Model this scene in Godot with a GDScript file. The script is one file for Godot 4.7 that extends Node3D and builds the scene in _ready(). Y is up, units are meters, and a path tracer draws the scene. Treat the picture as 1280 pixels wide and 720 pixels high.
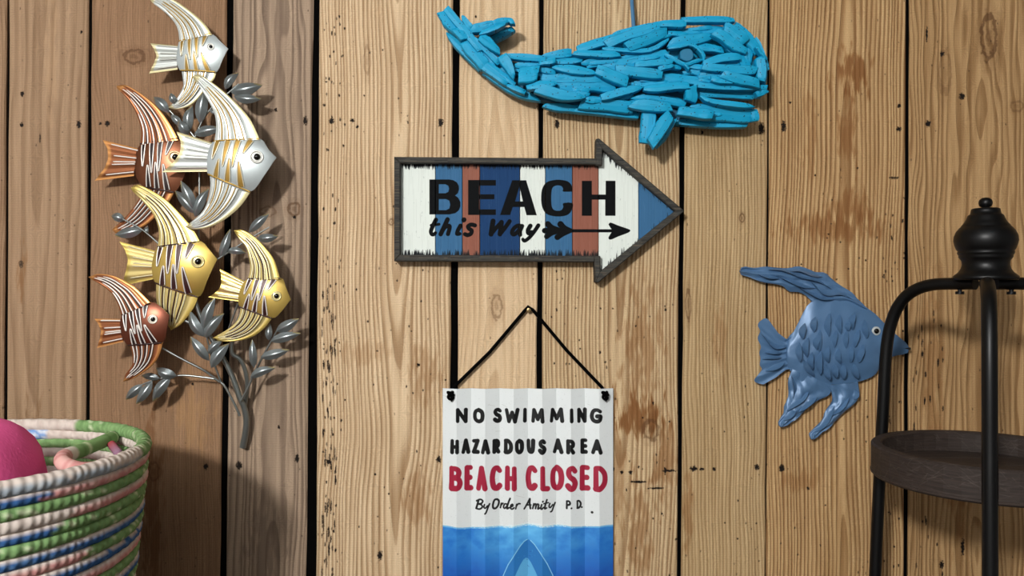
extends Node3D
# A wall of rough pine planks hung with beach decorations. 1 photo pixel on the wall plane is 1 mm.
const CAM := Vector3(0, 1.5, 1.0)
var rng := RandomNumberGenerator.new()

func _ready():
	rng.seed = 7
	setup_camera_and_light()
	build_room()
	build_plank_wall()
	build_table()
	build_whale()
	build_fish_sculpture()
	build_arrow_sign()
	build_hanging_sign()
	build_blue_fish()
	build_tier_stand()
	build_basket()
	build_cushion()

# ------------------------------------------------------------------ camera, environment, lights
func setup_camera_and_light():
	var cam := Camera3D.new()
	cam.name = "camera"
	cam.fov = rad_to_deg(2.0 * atan(0.36))
	cam.position = CAM
	cam.near = 0.02
	add_child(cam)
	cam.current = true
	var env := Environment.new()
	env.background_mode = Environment.BG_COLOR
	env.background_color = Color(0.02, 0.02, 0.02)
	env.ambient_light_source = Environment.AMBIENT_SOURCE_DISABLED
	env.tonemap_mode = Environment.TONE_MAPPER_LINEAR
	env.tonemap_exposure = 1.0
	env.sdfgi_enabled = true
	env.ssao_enabled = true
	env.ssil_enabled = true
	var we := WorldEnvironment.new()
	we.name = "environment"
	we.environment = env
	add_child(we)
	pendant_lamp(Vector3(-0.72, 2.18, 2.1), 0.09, 4.3, Color(1.0, 0.995, 0.985))
	ceiling_fill_panel(Vector3(0.1, 2.485, 1.7), Vector2(0.6, 0.6), 0.30, Color(0.97, 0.985, 1.0))

func pendant_lamp(at: Vector3, r: float, energy: float, c: Color):
	var t = thing("pendant_lamp", "white glass globe pendant lamp hanging from the ceiling", "lamp", at)
	var gm := mat(Color(1, 0.97, 0.9), 0.4)
	gm.emission_enabled = true
	gm.emission = c
	gm.emission_energy_multiplier = 6.0
	var s := surf()
	lathe(s, [Vector2(0.0, -r), Vector2(r * 0.5, -r * 0.87), Vector2(r * 0.87, -r * 0.5), Vector2(r, 0), Vector2(r * 0.87, r * 0.5), Vector2(r * 0.5, r * 0.87), Vector2(0.0, r)], 28)
	done(s, "globe", gm, t)
	s = surf()
	lathe(s, [Vector2(0.0, r * 0.84), Vector2(r * 0.55, r * 0.84), Vector2(r * 0.5, r * 1.2), Vector2(0.012, r * 1.5), Vector2(0.0, r * 1.5)], 20)
	done(s, "cap", mat(Color(0.08, 0.08, 0.08), 0.4), t)
	s = surf()
	tube(s, [Vector3(0, r * 1.4, 0), Vector3(0, 2.5 - at.y, 0)], [0.004, 0.004], 8)
	done(s, "cord", mat(Color(0.06, 0.06, 0.06), 0.6), t)
	var l := OmniLight3D.new()
	l.name = "bulb"
	l.light_color = c
	l.light_energy = energy
	l.light_size = r
	l.omni_range = 8.0
	l.omni_attenuation = 2.0
	l.shadow_enabled = true
	t.add_child(l)

func ceiling_fill_panel(at: Vector3, size: Vector2, energy: float, c: Color):  # unseen second light, added as weak fill beside the pendant
	var t = thing("added_fill_panel", "flat white square ceiling light panel added unseen behind the viewer for fill", "ceiling light", at)
	var s := surf()
	box(s, Vector3(-size.x / 2 - 0.02, 0.0, -size.y / 2 - 0.02), Vector3(size.x / 2 + 0.02, 0.015, size.y / 2 + 0.02))
	done(s, "frame", mat(Color(0.9, 0.9, 0.88), 0.5), t)
	var dm := mat(Color(1, 1, 1), 0.5)
	dm.emission_enabled = true
	dm.emission = c
	dm.emission_energy_multiplier = 1.5
	s = surf()
	box(s, Vector3(-size.x / 2, -0.012, -size.y / 2), Vector3(size.x / 2, 0.0, size.y / 2))
	done(s, "diffuser", dm, t)
	var l := AreaLight3D.new()
	l.name = "panel_glow"
	l.area_size = size
	l.light_color = c
	l.light_energy = energy
	l.area_range = 8.0
	l.shadow_enabled = true
	l.rotation.x = -PI / 2
	l.position.y = -0.02
	t.add_child(l)

# ------------------------------------------------------------------ helpers
func mat(c: Color, rough: float, metal: float = 0.0, spec: float = 0.5) -> StandardMaterial3D:
	var m := StandardMaterial3D.new()
	m.albedo_color = c
	m.roughness = rough
	m.metallic = metal
	m.metallic_specular = spec
	return m

func vmat(rough: float, metal: float = 0.0, spec: float = 0.5) -> StandardMaterial3D:
	var m := mat(Color.WHITE, rough, metal, spec)
	m.vertex_color_use_as_albedo = true
	return m

func srgb(r: float, g: float, b: float) -> Color:   # 0..255 sRGB to linear, for vertex colours
	return Color(r / 255.0, g / 255.0, b / 255.0).srgb_to_linear()

func surf() -> SurfaceTool:
	var s := SurfaceTool.new()
	s.begin(Mesh.PRIMITIVE_TRIANGLES)
	s.set_smooth_group(-1)
	return s

func thing(called: String, label: String, category: String, at := Vector3.ZERO, group := "") -> Node3D:
	var o := Node3D.new()
	o.name = called
	add_child(o, true)
	o.position = at
	o.set_meta("label", label)
	o.set_meta("category", category)
	if group != "":
		o.set_meta("group", group)
	return o

func done(s: SurfaceTool, called: String, m: Material, parent: Node, tangents := false) -> MeshInstance3D:
	s.generate_normals()
	if tangents:
		s.generate_tangents()
	var o := MeshInstance3D.new()
	o.name = called
	o.mesh = s.commit()
	o.material_override = m
	parent.add_child(o, true)
	return o

func tri(s: SurfaceTool, a: Vector3, b: Vector3, c: Vector3):   # clockwise seen from the front
	s.add_vertex(a)
	s.add_vertex(b)
	s.add_vertex(c)

func quad(s: SurfaceTool, a: Vector3, b: Vector3, c: Vector3, d: Vector3):
	tri(s, a, b, c)
	tri(s, a, c, d)

func box(s: SurfaceTool, a: Vector3, b: Vector3):
	s.set_smooth_group(-1)
	var p := [Vector3(a.x, a.y, b.z), Vector3(b.x, a.y, b.z), Vector3(b.x, b.y, b.z), Vector3(a.x, b.y, b.z), Vector3(a.x, a.y, a.z), Vector3(b.x, a.y, a.z), Vector3(b.x, b.y, a.z), Vector3(a.x, b.y, a.z)]
	for f in [[0, 3, 2, 1], [1, 2, 6, 5], [5, 6, 7, 4], [4, 7, 3, 0], [3, 7, 6, 2], [4, 0, 1, 5]]:
		quad(s, p[f[0]], p[f[1]], p[f[2]], p[f[3]])

# surface of revolution about y; profile runs from bottom to top (radius, height)
func lathe(s: SurfaceTool, prof: Array, n: int, centre := Vector3.ZERO, smooth := true):
	for i in prof.size() - 1:
		var p: Vector2 = prof[i]
		var q: Vector2 = prof[i + 1]
		s.set_smooth_group(0 if smooth else -1)
		for k in n:
			var a := TAU * k / n
			var b := TAU * (k + 1) / n
			var p0 := centre + Vector3(p.x * cos(a), p.y, p.x * sin(a))
			var p1 := centre + Vector3(p.x * cos(b), p.y, p.x * sin(b))
			var q0 := centre + Vector3(q.x * cos(a), q.y, q.x * sin(a))
			var q1 := centre + Vector3(q.x * cos(b), q.y, q.x * sin(b))
			if p.x > 0.00001:
				tri(s, p0, p1, q1)
			if q.x > 0.00001:
				tri(s, p0, q1, q0)
	s.set_smooth_group(-1)

func spline3(pts: Array, per: int) -> Array:
	var out := []
	for i in pts.size() - 1:
		var a: Vector3 = pts[max(i - 1, 0)]
		var b: Vector3 = pts[i]
		var c: Vector3 = pts[i + 1]
		var d: Vector3 = pts[min(i + 2, pts.size() - 1)]
		for k in per:
			out.append(b.cubic_interpolate(c, a, d, float(k) / per))
	out.append(pts[-1])
	return out

func spline2(pts: Array, per: int) -> Array:
	var out := []
	for i in pts.size() - 1:
		var a: Vector2 = pts[max(i - 1, 0)]
		var b: Vector2 = pts[i]
		var c: Vector2 = pts[i + 1]
		var d: Vector2 = pts[min(i + 2, pts.size() - 1)]
		for k in per:
			out.append(b.cubic_interpolate(c, a, d, float(k) / per))
	out.append(pts[-1])
	return out

func resample(pts: Array, n: int) -> Array:   # n + 1 points, evenly spaced along a smoothed line
	var c := spline2(pts, 8)
	var acc := [0.0]
	for i in range(1, c.size()):
		acc.append(acc[-1] + c[i].distance_to(c[i - 1]))
	var out := []
	var j := 0
	for k in n + 1:
		var want: float = acc[-1] * k / n
		while j < c.size() - 2 and acc[j + 1] < want:
			j += 1
		var seg: float = max(acc[j + 1] - acc[j], 1e-9)
		out.append(c[j].lerp(c[j + 1], clampf((want - acc[j]) / seg, 0, 1)))
	return out

func tube(s: SurfaceTool, pts: Array, radii: Array, n: int, cols: Array = []):
	var m := pts.size()
	var rings := []
	var up := Vector3(0.31, 0.17, 0.93).normalized()
	for i in m:
		var d: Vector3 = (pts[min(i + 1, m - 1)] - pts[max(i - 1, 0)]).normalized()
		var x := up.cross(d)
		if x.length() < 0.05:
			x = Vector3(1, 0, 0).cross(d)
		x = x.normalized()
		var y := d.cross(x)
		up = y
		var ring := []
		var r: float = radii[i] if i < radii.size() else radii[-1]
		for k in n:
			var a := TAU * k / n
			ring.append(pts[i] + (x * cos(a) + y * sin(a)) * r)
		rings.append(ring)
	for i in m - 1:
		s.set_smooth_group(0)
		for k in n:
			var k2 := (k + 1) % n
			if cols.size() > 0:
				var ca: Color = cols[i]
				var cb: Color = cols[i + 1]
				for v in [[rings[i][k], ca], [rings[i + 1][k], cb], [rings[i + 1][k2], cb], [rings[i][k], ca], [rings[i + 1][k2], cb], [rings[i][k2], ca]]:
					s.set_color(v[1])
					s.add_vertex(v[0])
			else:
				quad(s, rings[i][k], rings[i + 1][k], rings[i + 1][k2], rings[i][k2])
	s.set_smooth_group(-1)
	for k in n:
		var k2 := (k + 1) % n
		if cols.size() > 0:
			s.set_color(cols[0])
		tri(s, pts[0], rings[0][k], rings[0][k2])
		if cols.size() > 0:
			s.set_color(cols[-1])
		tri(s, pts[m - 1], rings[m - 1][k2], rings[m - 1][k])

# a curved sheet between two boundary lines (local metres, y up); zf(p, u, v) is its front height, cf its colour
func sheet(s: SurfaceTool, la: Array, lb: Array, nu: int, nv: int, th: float, zf: Callable, cf = null):
	var a := resample(la, nv)
	var b := resample(lb, nv)
	var area := 0.0
	var ring: Array = a.duplicate()
	for i in range(b.size() - 1, -1, -1):
		ring.append(b[i])
	for i in ring.size():
		area += ring[i].cross(ring[(i + 1) % ring.size()])
	if area < 0:
		var t := a
		a = b
		b = t
	var flip := area < 0
	var g := []
	for j in nv + 1:
		var row := []
		for i in nu + 1:
			var u := float(i) / nu
			var p: Vector2 = a[j].lerp(b[j], u)
			var uu := 1.0 - u if flip else u
			var v := float(j) / nv
			var z: float = zf.call(p, uu, v)
			row.append([Vector3(p.x, p.y, z), cf.call(p, uu, v) if cf != null else Color.WHITE])
		g.append(row)
	var off := Vector3(0, 0, -th)
	for j in nv:
		for i in nu:
			var p = [g[j][i], g[j + 1][i], g[j + 1][i + 1], g[j][i + 1]]
			s.set_smooth_group(0)
			for k in [0, 2, 1, 0, 3, 2]:
				s.set_color(p[k][1])
				s.add_vertex(p[k][0])
			s.set_smooth_group(1)
			for k in [0, 1, 2, 0, 2, 3]:
				s.set_color(p[k][1])
				s.add_vertex(p[k][0] + off)
	s.set_smooth_group(-1)
	for j in nv:
		for e in [[g[j][0], g[j + 1][0]], [g[j + 1][nu], g[j][nu]]]:
			s.set_color(e[0][1])
			quad(s, e[0][0], e[1][0], e[1][0] + off, e[0][0] + off)
	for i in nu:
		for e in [[g[0][i + 1], g[0][i]], [g[nv][i], g[nv][i + 1]]]:
			s.set_color(e[0][1])
			quad(s, e[0][0], e[1][0], e[1][0] + off, e[0][0] + off)

# a flat polygon with thickness and a small bevel on its front edge
func slab(s: SurfaceTool, poly: Array, z0: float, z1: float, bevel: float):
	var p := PackedVector2Array(poly)
	if Geometry2D.is_polygon_clockwise(p):
		p.reverse()
	var n := p.size()
	var q := PackedVector2Array()
	for i in n:
		var d0 := (p[i] - p[(i + n - 1) % n]).normalized()
		var d1 := (p[(i + 1) % n] - p[i]).normalized()
		var nn := Vector2(-d0.y, d0.x) + Vector2(-d1.y, d1.x)
		nn = nn.normalized() / max(0.4, cos(d0.angle_to(d1) / 2.0))
		q.append(p[i] + nn * bevel)
	var f := func(v: Vector2, z: float) -> Vector3: return Vector3(v.x, v.y, z)
	s.set_smooth_group(-1)
	for pass_i in 2:
		var r: PackedVector2Array = q if pass_i == 0 else p
		var idx := Geometry2D.triangulate_polygon(r)
		for i in range(0, idx.size(), 3):
			var a := r[idx[i]]
			var b := r[idx[i + 1]]
			var c := r[idx[i + 2]]
			var cw: bool = (b - a).cross(c - a) < 0
			var z: float = z1 if pass_i == 0 else z0
			if cw == (pass_i == 0):
				tri(s, f.call(a, z), f.call(b, z), f.call(c, z))
			else:
				tri(s, f.call(a, z), f.call(c, z), f.call(b, z))
	for i in n:
		var j := (i + 1) % n
		quad(s, f.call(q[i], z1), f.call(q[j], z1), f.call(p[j], z1 - bevel), f.call(p[i], z1 - bevel))
		quad(s, f.call(p[i], z1 - bevel), f.call(p[j], z1 - bevel), f.call(p[j], z0), f.call(p[i], z0))

# photo pixel -> local metres for a thing whose middle is at pixel c, seen at scale k (its own distance)
func loc(px: float, py: float, c: Vector2, k: float) -> Vector2:
	return Vector2((px - c.x) * 0.001 * k, (c.y - py) * 0.001 * k)

func locs(pts: Array, c: Vector2, k: float) -> Array:   # flat list x, y, x, y ...
	var out := []
	for i in range(0, pts.size(), 2):
		out.append(loc(pts[i], pts[i + 1], c, k))
	return out

func place(c: Vector2, k: float) -> Vector3:   # world point of pixel c at distance k from the camera
	return Vector3((c.x - 640) * 0.001 * k, 1.5 + (360 - c.y) * 0.001 * k, 0)

# ------------------------------------------------------------------ pictures for prints and grain
class Pic:
	var w: int
	var h: int
	var d: PackedByteArray
	func _init(ww: int, hh: int, c: Color):
		w = ww
		h = hh
		var im := Image.create(w, h, false, Image.FORMAT_RGB8)
		im.fill(c)
		d = im.get_data()
	func blend(x: int, y: int, c: Color, a: float):
		if x < 0 or y < 0 or x >= w or y >= h or a <= 0.0:
			return
		var i := (y * w + x) * 3
		d[i] = int(lerpf(d[i], c.r * 255.0, a))
		d[i + 1] = int(lerpf(d[i + 1], c.g * 255.0, a))
		d[i + 2] = int(lerpf(d[i + 2], c.b * 255.0, a))
	# a brush line through points (x, y, radius)
	func stroke(pts: Array, c: Color, alpha := 1.0):
		for i in pts.size() - 1:
			var a: Vector3 = pts[i]
			var b: Vector3 = pts[i + 1]
			var r: float = max(a.z, b.z) + 1.0
			var ab := Vector2(b.x - a.x, b.y - a.y)
			var l2: float = max(ab.length_squared(), 1e-6)
			for y in range(int(min(a.y, b.y) - r), int(max(a.y, b.y) + r) + 1):
				for x in range(int(min(a.x, b.x) - r), int(max(a.x, b.x) + r) + 1):
					var t := clampf(((x - a.x) * ab.x + (y - a.y) * ab.y) / l2, 0, 1)
					var dd := Vector2(x - a.x - ab.x * t, y - a.y - ab.y * t).length()
					var cov := clampf(lerpf(a.z, b.z, t) - dd + 0.5, 0, 1)
					if cov > 0:
						blend(x, y, c, cov * alpha)
	func fill(contours: Array, c: Color, alpha := 1.0):
		var y0 := 1e9
		var y1 := -1e9
		for k in contours:
			for p in k:
				y0 = min(y0, p.y)
				y1 = max(y1, p.y)
		for y in range(max(0, int(y0)), min(h, int(y1) + 2)):
			for sub in 2:
				var yy := y + 0.25 + 0.5 * sub
				var xs := []
				for k in contours:
					for i in k.size():
						var p: Vector2 = k[i]
						var q: Vector2 = k[(i + 1) % k.size()]
						if (p.y <= yy) != (q.y <= yy):
							xs.append(p.x + (yy - p.y) / (q.y - p.y) * (q.x - p.x))
				xs.sort()
				for i in range(0, xs.size() - 1, 2):
					for x in range(int(floor(xs[i])), int(ceil(xs[i + 1]))):
						var cov := clampf(min(x + 1.0, xs[i + 1]) - max(float(x), xs[i]), 0, 1)
						blend(x, y, c, cov * alpha * (0.5 if sub == 0 else 0.5 / max(0.01, 1.0 - 0.5 * cov * alpha)))
	func texture() -> ImageTexture:
		var im := Image.create_from_data(w, h, false, Image.FORMAT_RGB8, d)
		im.generate_mipmaps()
		return ImageTexture.create_from_image(im)

# ------------------------------------------------------------------ room
func struct(s: SurfaceTool, called: String, label: String, m: Material):
	var o := done(s, called, m, self)
	o.set_meta("kind", "structure")
	o.set_meta("label", label)
	return o

func build_room():
	var paint := mat(Color(0.62, 0.62, 0.62), 0.8)
	var s := surf()
	box(s, Vector3(-2.2, -0.1, -0.12), Vector3(2.3, 0.0, 3.3))
	struct(s, "floor", "brown floor below the plank wall", mat(Color(0.33, 0.29, 0.25), 0.6))
	s = surf()
	box(s, Vector3(-2.2, 2.5, -0.12), Vector3(2.3, 2.6, 3.3))
	struct(s, "ceiling", "off-white ceiling over the room", paint)
	s = surf()
	box(s, Vector3(-2.3, -0.1, -0.12), Vector3(-2.2, 2.6, 3.3))
	struct(s, "wall_left", "plain side wall on the left of the room", paint)
	s = surf()
	box(s, Vector3(2.3, -0.1, -0.12), Vector3(2.4, 2.6, 3.3))
	struct(s, "wall_right", "plain side wall on the right of the room", paint)
	s = surf()
	box(s, Vector3(-2.3, -0.1, 3.3), Vector3(2.4, 2.6, 3.4))
	struct(s, "wall_front", "plain wall behind the viewer", paint)

# ------------------------------------------------------------------ plank wall
const TEX_TOP := -170.0      # photo row at the top of each plank texture
const TEX_MM := 1060.0       # millimetres of plank that one texture covers
var plank_mats := []

func grain(width: float, o: Dictionary) -> StandardMaterial3D:
	var sx := 1.7
	var sy := 1.45
	var w := int(width * sx)
	var h := int(TEX_MM * sy)
	var n := FastNoiseLite.new()
	n.seed = o.seed
	n.noise_type = FastNoiseLite.TYPE_SIMPLEX_SMOOTH
	n.fractal_octaves = 2
	n.frequency = 1.0
	var lr := RandomNumberGenerator.new()
	lr.seed = o.seed * 31 + 5
	# growth rings: pale earlywood running into a dark latewood line
	var lut := PackedFloat32Array()
	lut.resize(8192)
	var i := 0
	while i < 8192:
		var ring := int(lr.randf_range(1.0 - o.get("vary", 0.16), 1.0 + o.get("vary", 0.16)) * o.ring * 8.0)
		var dark := lr.randf_range(0.7, 1.0)
		for k in ring:
			if i + k < 8192:
				var t := float(k) / ring
				lut[i + k] = dark * (smoothstep(0.35, 0.82, t) - smoothstep(0.93, 1.0, t))
		i += ring
	var lite: Color = o.light
	var dark_c: Color = o.dark
	var con: float = o.contrast
	var d := PackedByteArray()
	d.resize(w * h * 3)
	var hd := PackedByteArray()
	hd.resize(w * h)
	var u0: float = o.u0
	var wav: float = o.get("wave", 3.0)
	for y in h:
		var v := y / sy
		var uc: float = u0 + 9.0 * n.get_noise_2d(v * 0.0022, 3.0) + 0.02 * (v - 500.0) * o.get("lean", 0.0)
		var hh: float = o.h0 + o.hamp * n.get_noise_2d(v * o.get("hfreq", 0.0016), 17.0) + o.get("hslope", 0.0) * (v - 500.0)
		var h2 := hh * hh
		for x in w:
			var u := x / sx
			var du: float = u - uc
			var wn := n.get_noise_2d(u * 0.03, v * 0.0045)
			var r := sqrt(du * du + h2) + wn * wav + 60.0
			var m: float = lut[int(r * 8.0) & 8191]
			var f := n.get_noise_2d(u * 0.9 + 50.0, v * 0.05)
			var sp := ((x * 7919 + y * 104729 + ((x * y) >> 3) * 31) & 255) / 255.0 - 0.5
			var tone := n.get_noise_2d(u * 0.16 + 90.0, v * 0.006)
			m = m * con + wn * 0.14 + f * 0.16 + tone * 0.30
			var b := 1.0 + sp * 0.09 + f * 0.06 + 0.018 * sin(v * 2.1 + 2.0 * wn + u * 0.05)
			var k := (y * w + x) * 3
			d[k] = int(clampf(lerpf(lite.r, dark_c.r, m) * b * 255.0, 0, 255))
			d[k + 1] = int(clampf(lerpf(lite.g, dark_c.g, m) * b * 255.0, 0, 255))
			d[k + 2] = int(clampf(lerpf(lite.b, dark_c.b, m) * b * 255.0, 0, 255))
			hd[y * w + x] = int(clampf(0.75 - m * 0.42 + sp * 0.10 + f * 0.15, 0, 1) * 255.0)
	var x_mid: float = o.x0
	# stains soaked into the wood: blotches with ragged outlines
	for st in o.get("stains", []):
		var cx: float = st[0] - x_mid
		var cy: float = st[1] - TEX_TOP
		for y in range(max(0, int((cy - st[3] * 2.0) * sy)), min(h, int((cy + st[3] * 2.0) * sy))):
			for x in range(max(0, int((cx - st[2] * 2.0) * sx)), min(w, int((cx + st[2] * 2.0) * sx))):
				var q := Vector2((x / sx - cx) / st[2], (y / sy - cy) / st[3]).length()
				var nn := n.get_noise_2d(x / sx * 0.09, y / sy * 0.022) * 0.75 + n.get_noise_2d(x / sx * 0.5, y / sy * 0.05) * 0.45
				var a: float = minf(0.85, st[4] * 1.45) * smoothstep(0.0, 0.75, 1.0 - q + nn)
				if a > 0.0:
					var k := (y * w + x) * 3
					var sc: Color = st[5] if st.size() > 5 else Color(0.36, 0.22, 0.11)
					d[k] = int(lerpf(d[k], sc.r * 255.0, a))
					d[k + 1] = int(lerpf(d[k + 1], sc.g * 255.0, a))
					d[k + 2] = int(lerpf(d[k + 2], sc.b * 255.0, a))
	# knots: nested ovals with a cracked rim
	for kn in o.get("knots", []):
		var cx: float = kn[0] - x_mid
		var cy: float = kn[1] - TEX_TOP
		for y in range(max(0, int((cy - kn[3] * 2.2) * sy)), min(h, int((cy + kn[3] * 2.2) * sy))):
			for x in range(max(0, int((cx - kn[2] * 2.2) * sx)), min(w, int((cx + kn[2] * 2.2) * sx))):
				var q := Vector2((x / sx - cx) / kn[2], (y / sy - cy) / kn[3]).length() + 0.25 * n.get_noise_2d(x / sx * 0.12, y / sy * 0.12)
				if q < 2.0:
					var a: float = (1.0 - smoothstep(1.0, 2.0, q)) * (0.3 + 0.16 * sin(q * 8.0)) * kn[4]
					if absf(q - 1.0) < 0.16:
						a = max(a, 0.65 * kn[4])
					var k := (y * w + x) * 3
					d[k] = int(lerpf(d[k], 70.0, a))
					d[k + 1] = int(lerpf(d[k + 1], 44.0, a))
					d[k + 2] = int(lerpf(d[k + 2], 24.0, a))
					hd[y * w + x] = int(hd[y * w + x] * (1.0 - 0.5 * a))
	# nail holes, borer holes and short black splits
	var holes: Array = o.get("holes", []).duplicate()
	for fl in o.get("flecks", []):      # [x from, x to, y from, y to, how many, length]
		for k in fl[4]:
			holes.append([lr.randf_range(fl[0], fl[1]), lr.randf_range(fl[2], fl[3]), lr.randf_range(0.3, 0.75), lr.randf_range(0.4, 1.0) * fl[5], lr.randf_range(0.4, 1.0)])
	for k in int(width * 0.35):
		holes.append([x_mid + lr.randf() * width, TEX_TOP + lr.randf() * TEX_MM, 0.35, lr.randf_range(0.4, 1.3), 0.4])
	for ho in holes:
		var cx: float = ho[0] - x_mid
		var cy: float = ho[1] - TEX_TOP
		var a0: float = ho[4] if ho.size() > 4 else 1.0
		for y in range(max(0, int((cy - ho[3] - 2) * sy)), min(h, int((cy + ho[3] + 2) * sy) + 1)):
			for x in range(max(0, int((cx - ho[2] - 2) * sx)), min(w, int((cx + ho[2] + 2) * sx) + 1)):
				var q := Vector2((x / sx - cx) / (ho[2] + 0.3), (y / sy - cy) / (ho[3] + 0.3)).length() + 0.7 * n.get_noise_2d(x / sx * 0.35, y / sy * 0.35)
				var a := (1.0 - smoothstep(0.7, 1.25, q)) * a0
				if a > 0:
					var k := (y * w + x) * 3
					d[k] = int(lerpf(d[k], 22.0, a))
					d[k + 1] = int(lerpf(d[k + 1], 15.0, a))
					d[k + 2] = int(lerpf(d[k + 2], 10.0, a))
					hd[y * w + x] = int(hd[y * w + x] * (1.0 - a))
	var im := Image.create_from_data(w, h, false, Image.FORMAT_RGB8, d)
	var hi := Image.create_from_data(w, h, false, Image.FORMAT_L8, hd)
	var m := mat(Color.WHITE, 0.72, 0.0, 0.3)
	m.albedo_texture = ImageTexture.create_from_image(im)
	m.heightmap_enabled = true
	m.heightmap_scale = 0.2
	m.heightmap_texture = ImageTexture.create_from_image(hi)
	return m

# a sawn plank: left and right edge in photo pixels at the top (row 0) and bottom (row 720) of the picture
func plank(parent: Node, e: Array, m: Material, tex_w: float, tex_x: float, front: float, seed_: int):
	var lr := RandomNumberGenerator.new()
	lr.seed = seed_
	var s := surf()
	var rows := 40
	var bev := 0.0016
	var g := []
	for j in rows + 1:
		var y := 2.5 * j / rows
		var py := 360.0 - (y - 1.5) * 1000.0
		var t := py / 720.0
		var xl: float = (lerpf(e[0], e[2], t) - 640) * 0.001 + lr.randf_range(-0.0006, 0.0006)
		var xr: float = (lerpf(e[1], e[3], t) - 640) * 0.001 + lr.randf_range(-0.0006, 0.0006)
		var v := (py - TEX_TOP) / TEX_MM
		var row := []
		for c in [[xl, -0.0042], [xl, front - bev], [xl + bev, front], [xr - bev, front], [xr, front - bev], [xr, -0.0042]]:
			row.append([Vector3(c[0], y, c[1]), Vector2((c[0] - xl) / (xr - xl) * 0.995 + 0.0025 + (c[1] - front) * 3.0, v)])
		g.append(row)
	for j in rows:
		for i in 5:
			s.set_smooth_group(i + 1)
			var p = [g[j][i], g[j + 1][i], g[j + 1][i + 1], g[j][i + 1]]
			for k in [0, 1, 2, 0, 2, 3]:
				s.set_uv(p[k][1])
				s.add_vertex(p[k][0])
	done(s, "plank", m, parent)

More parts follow.
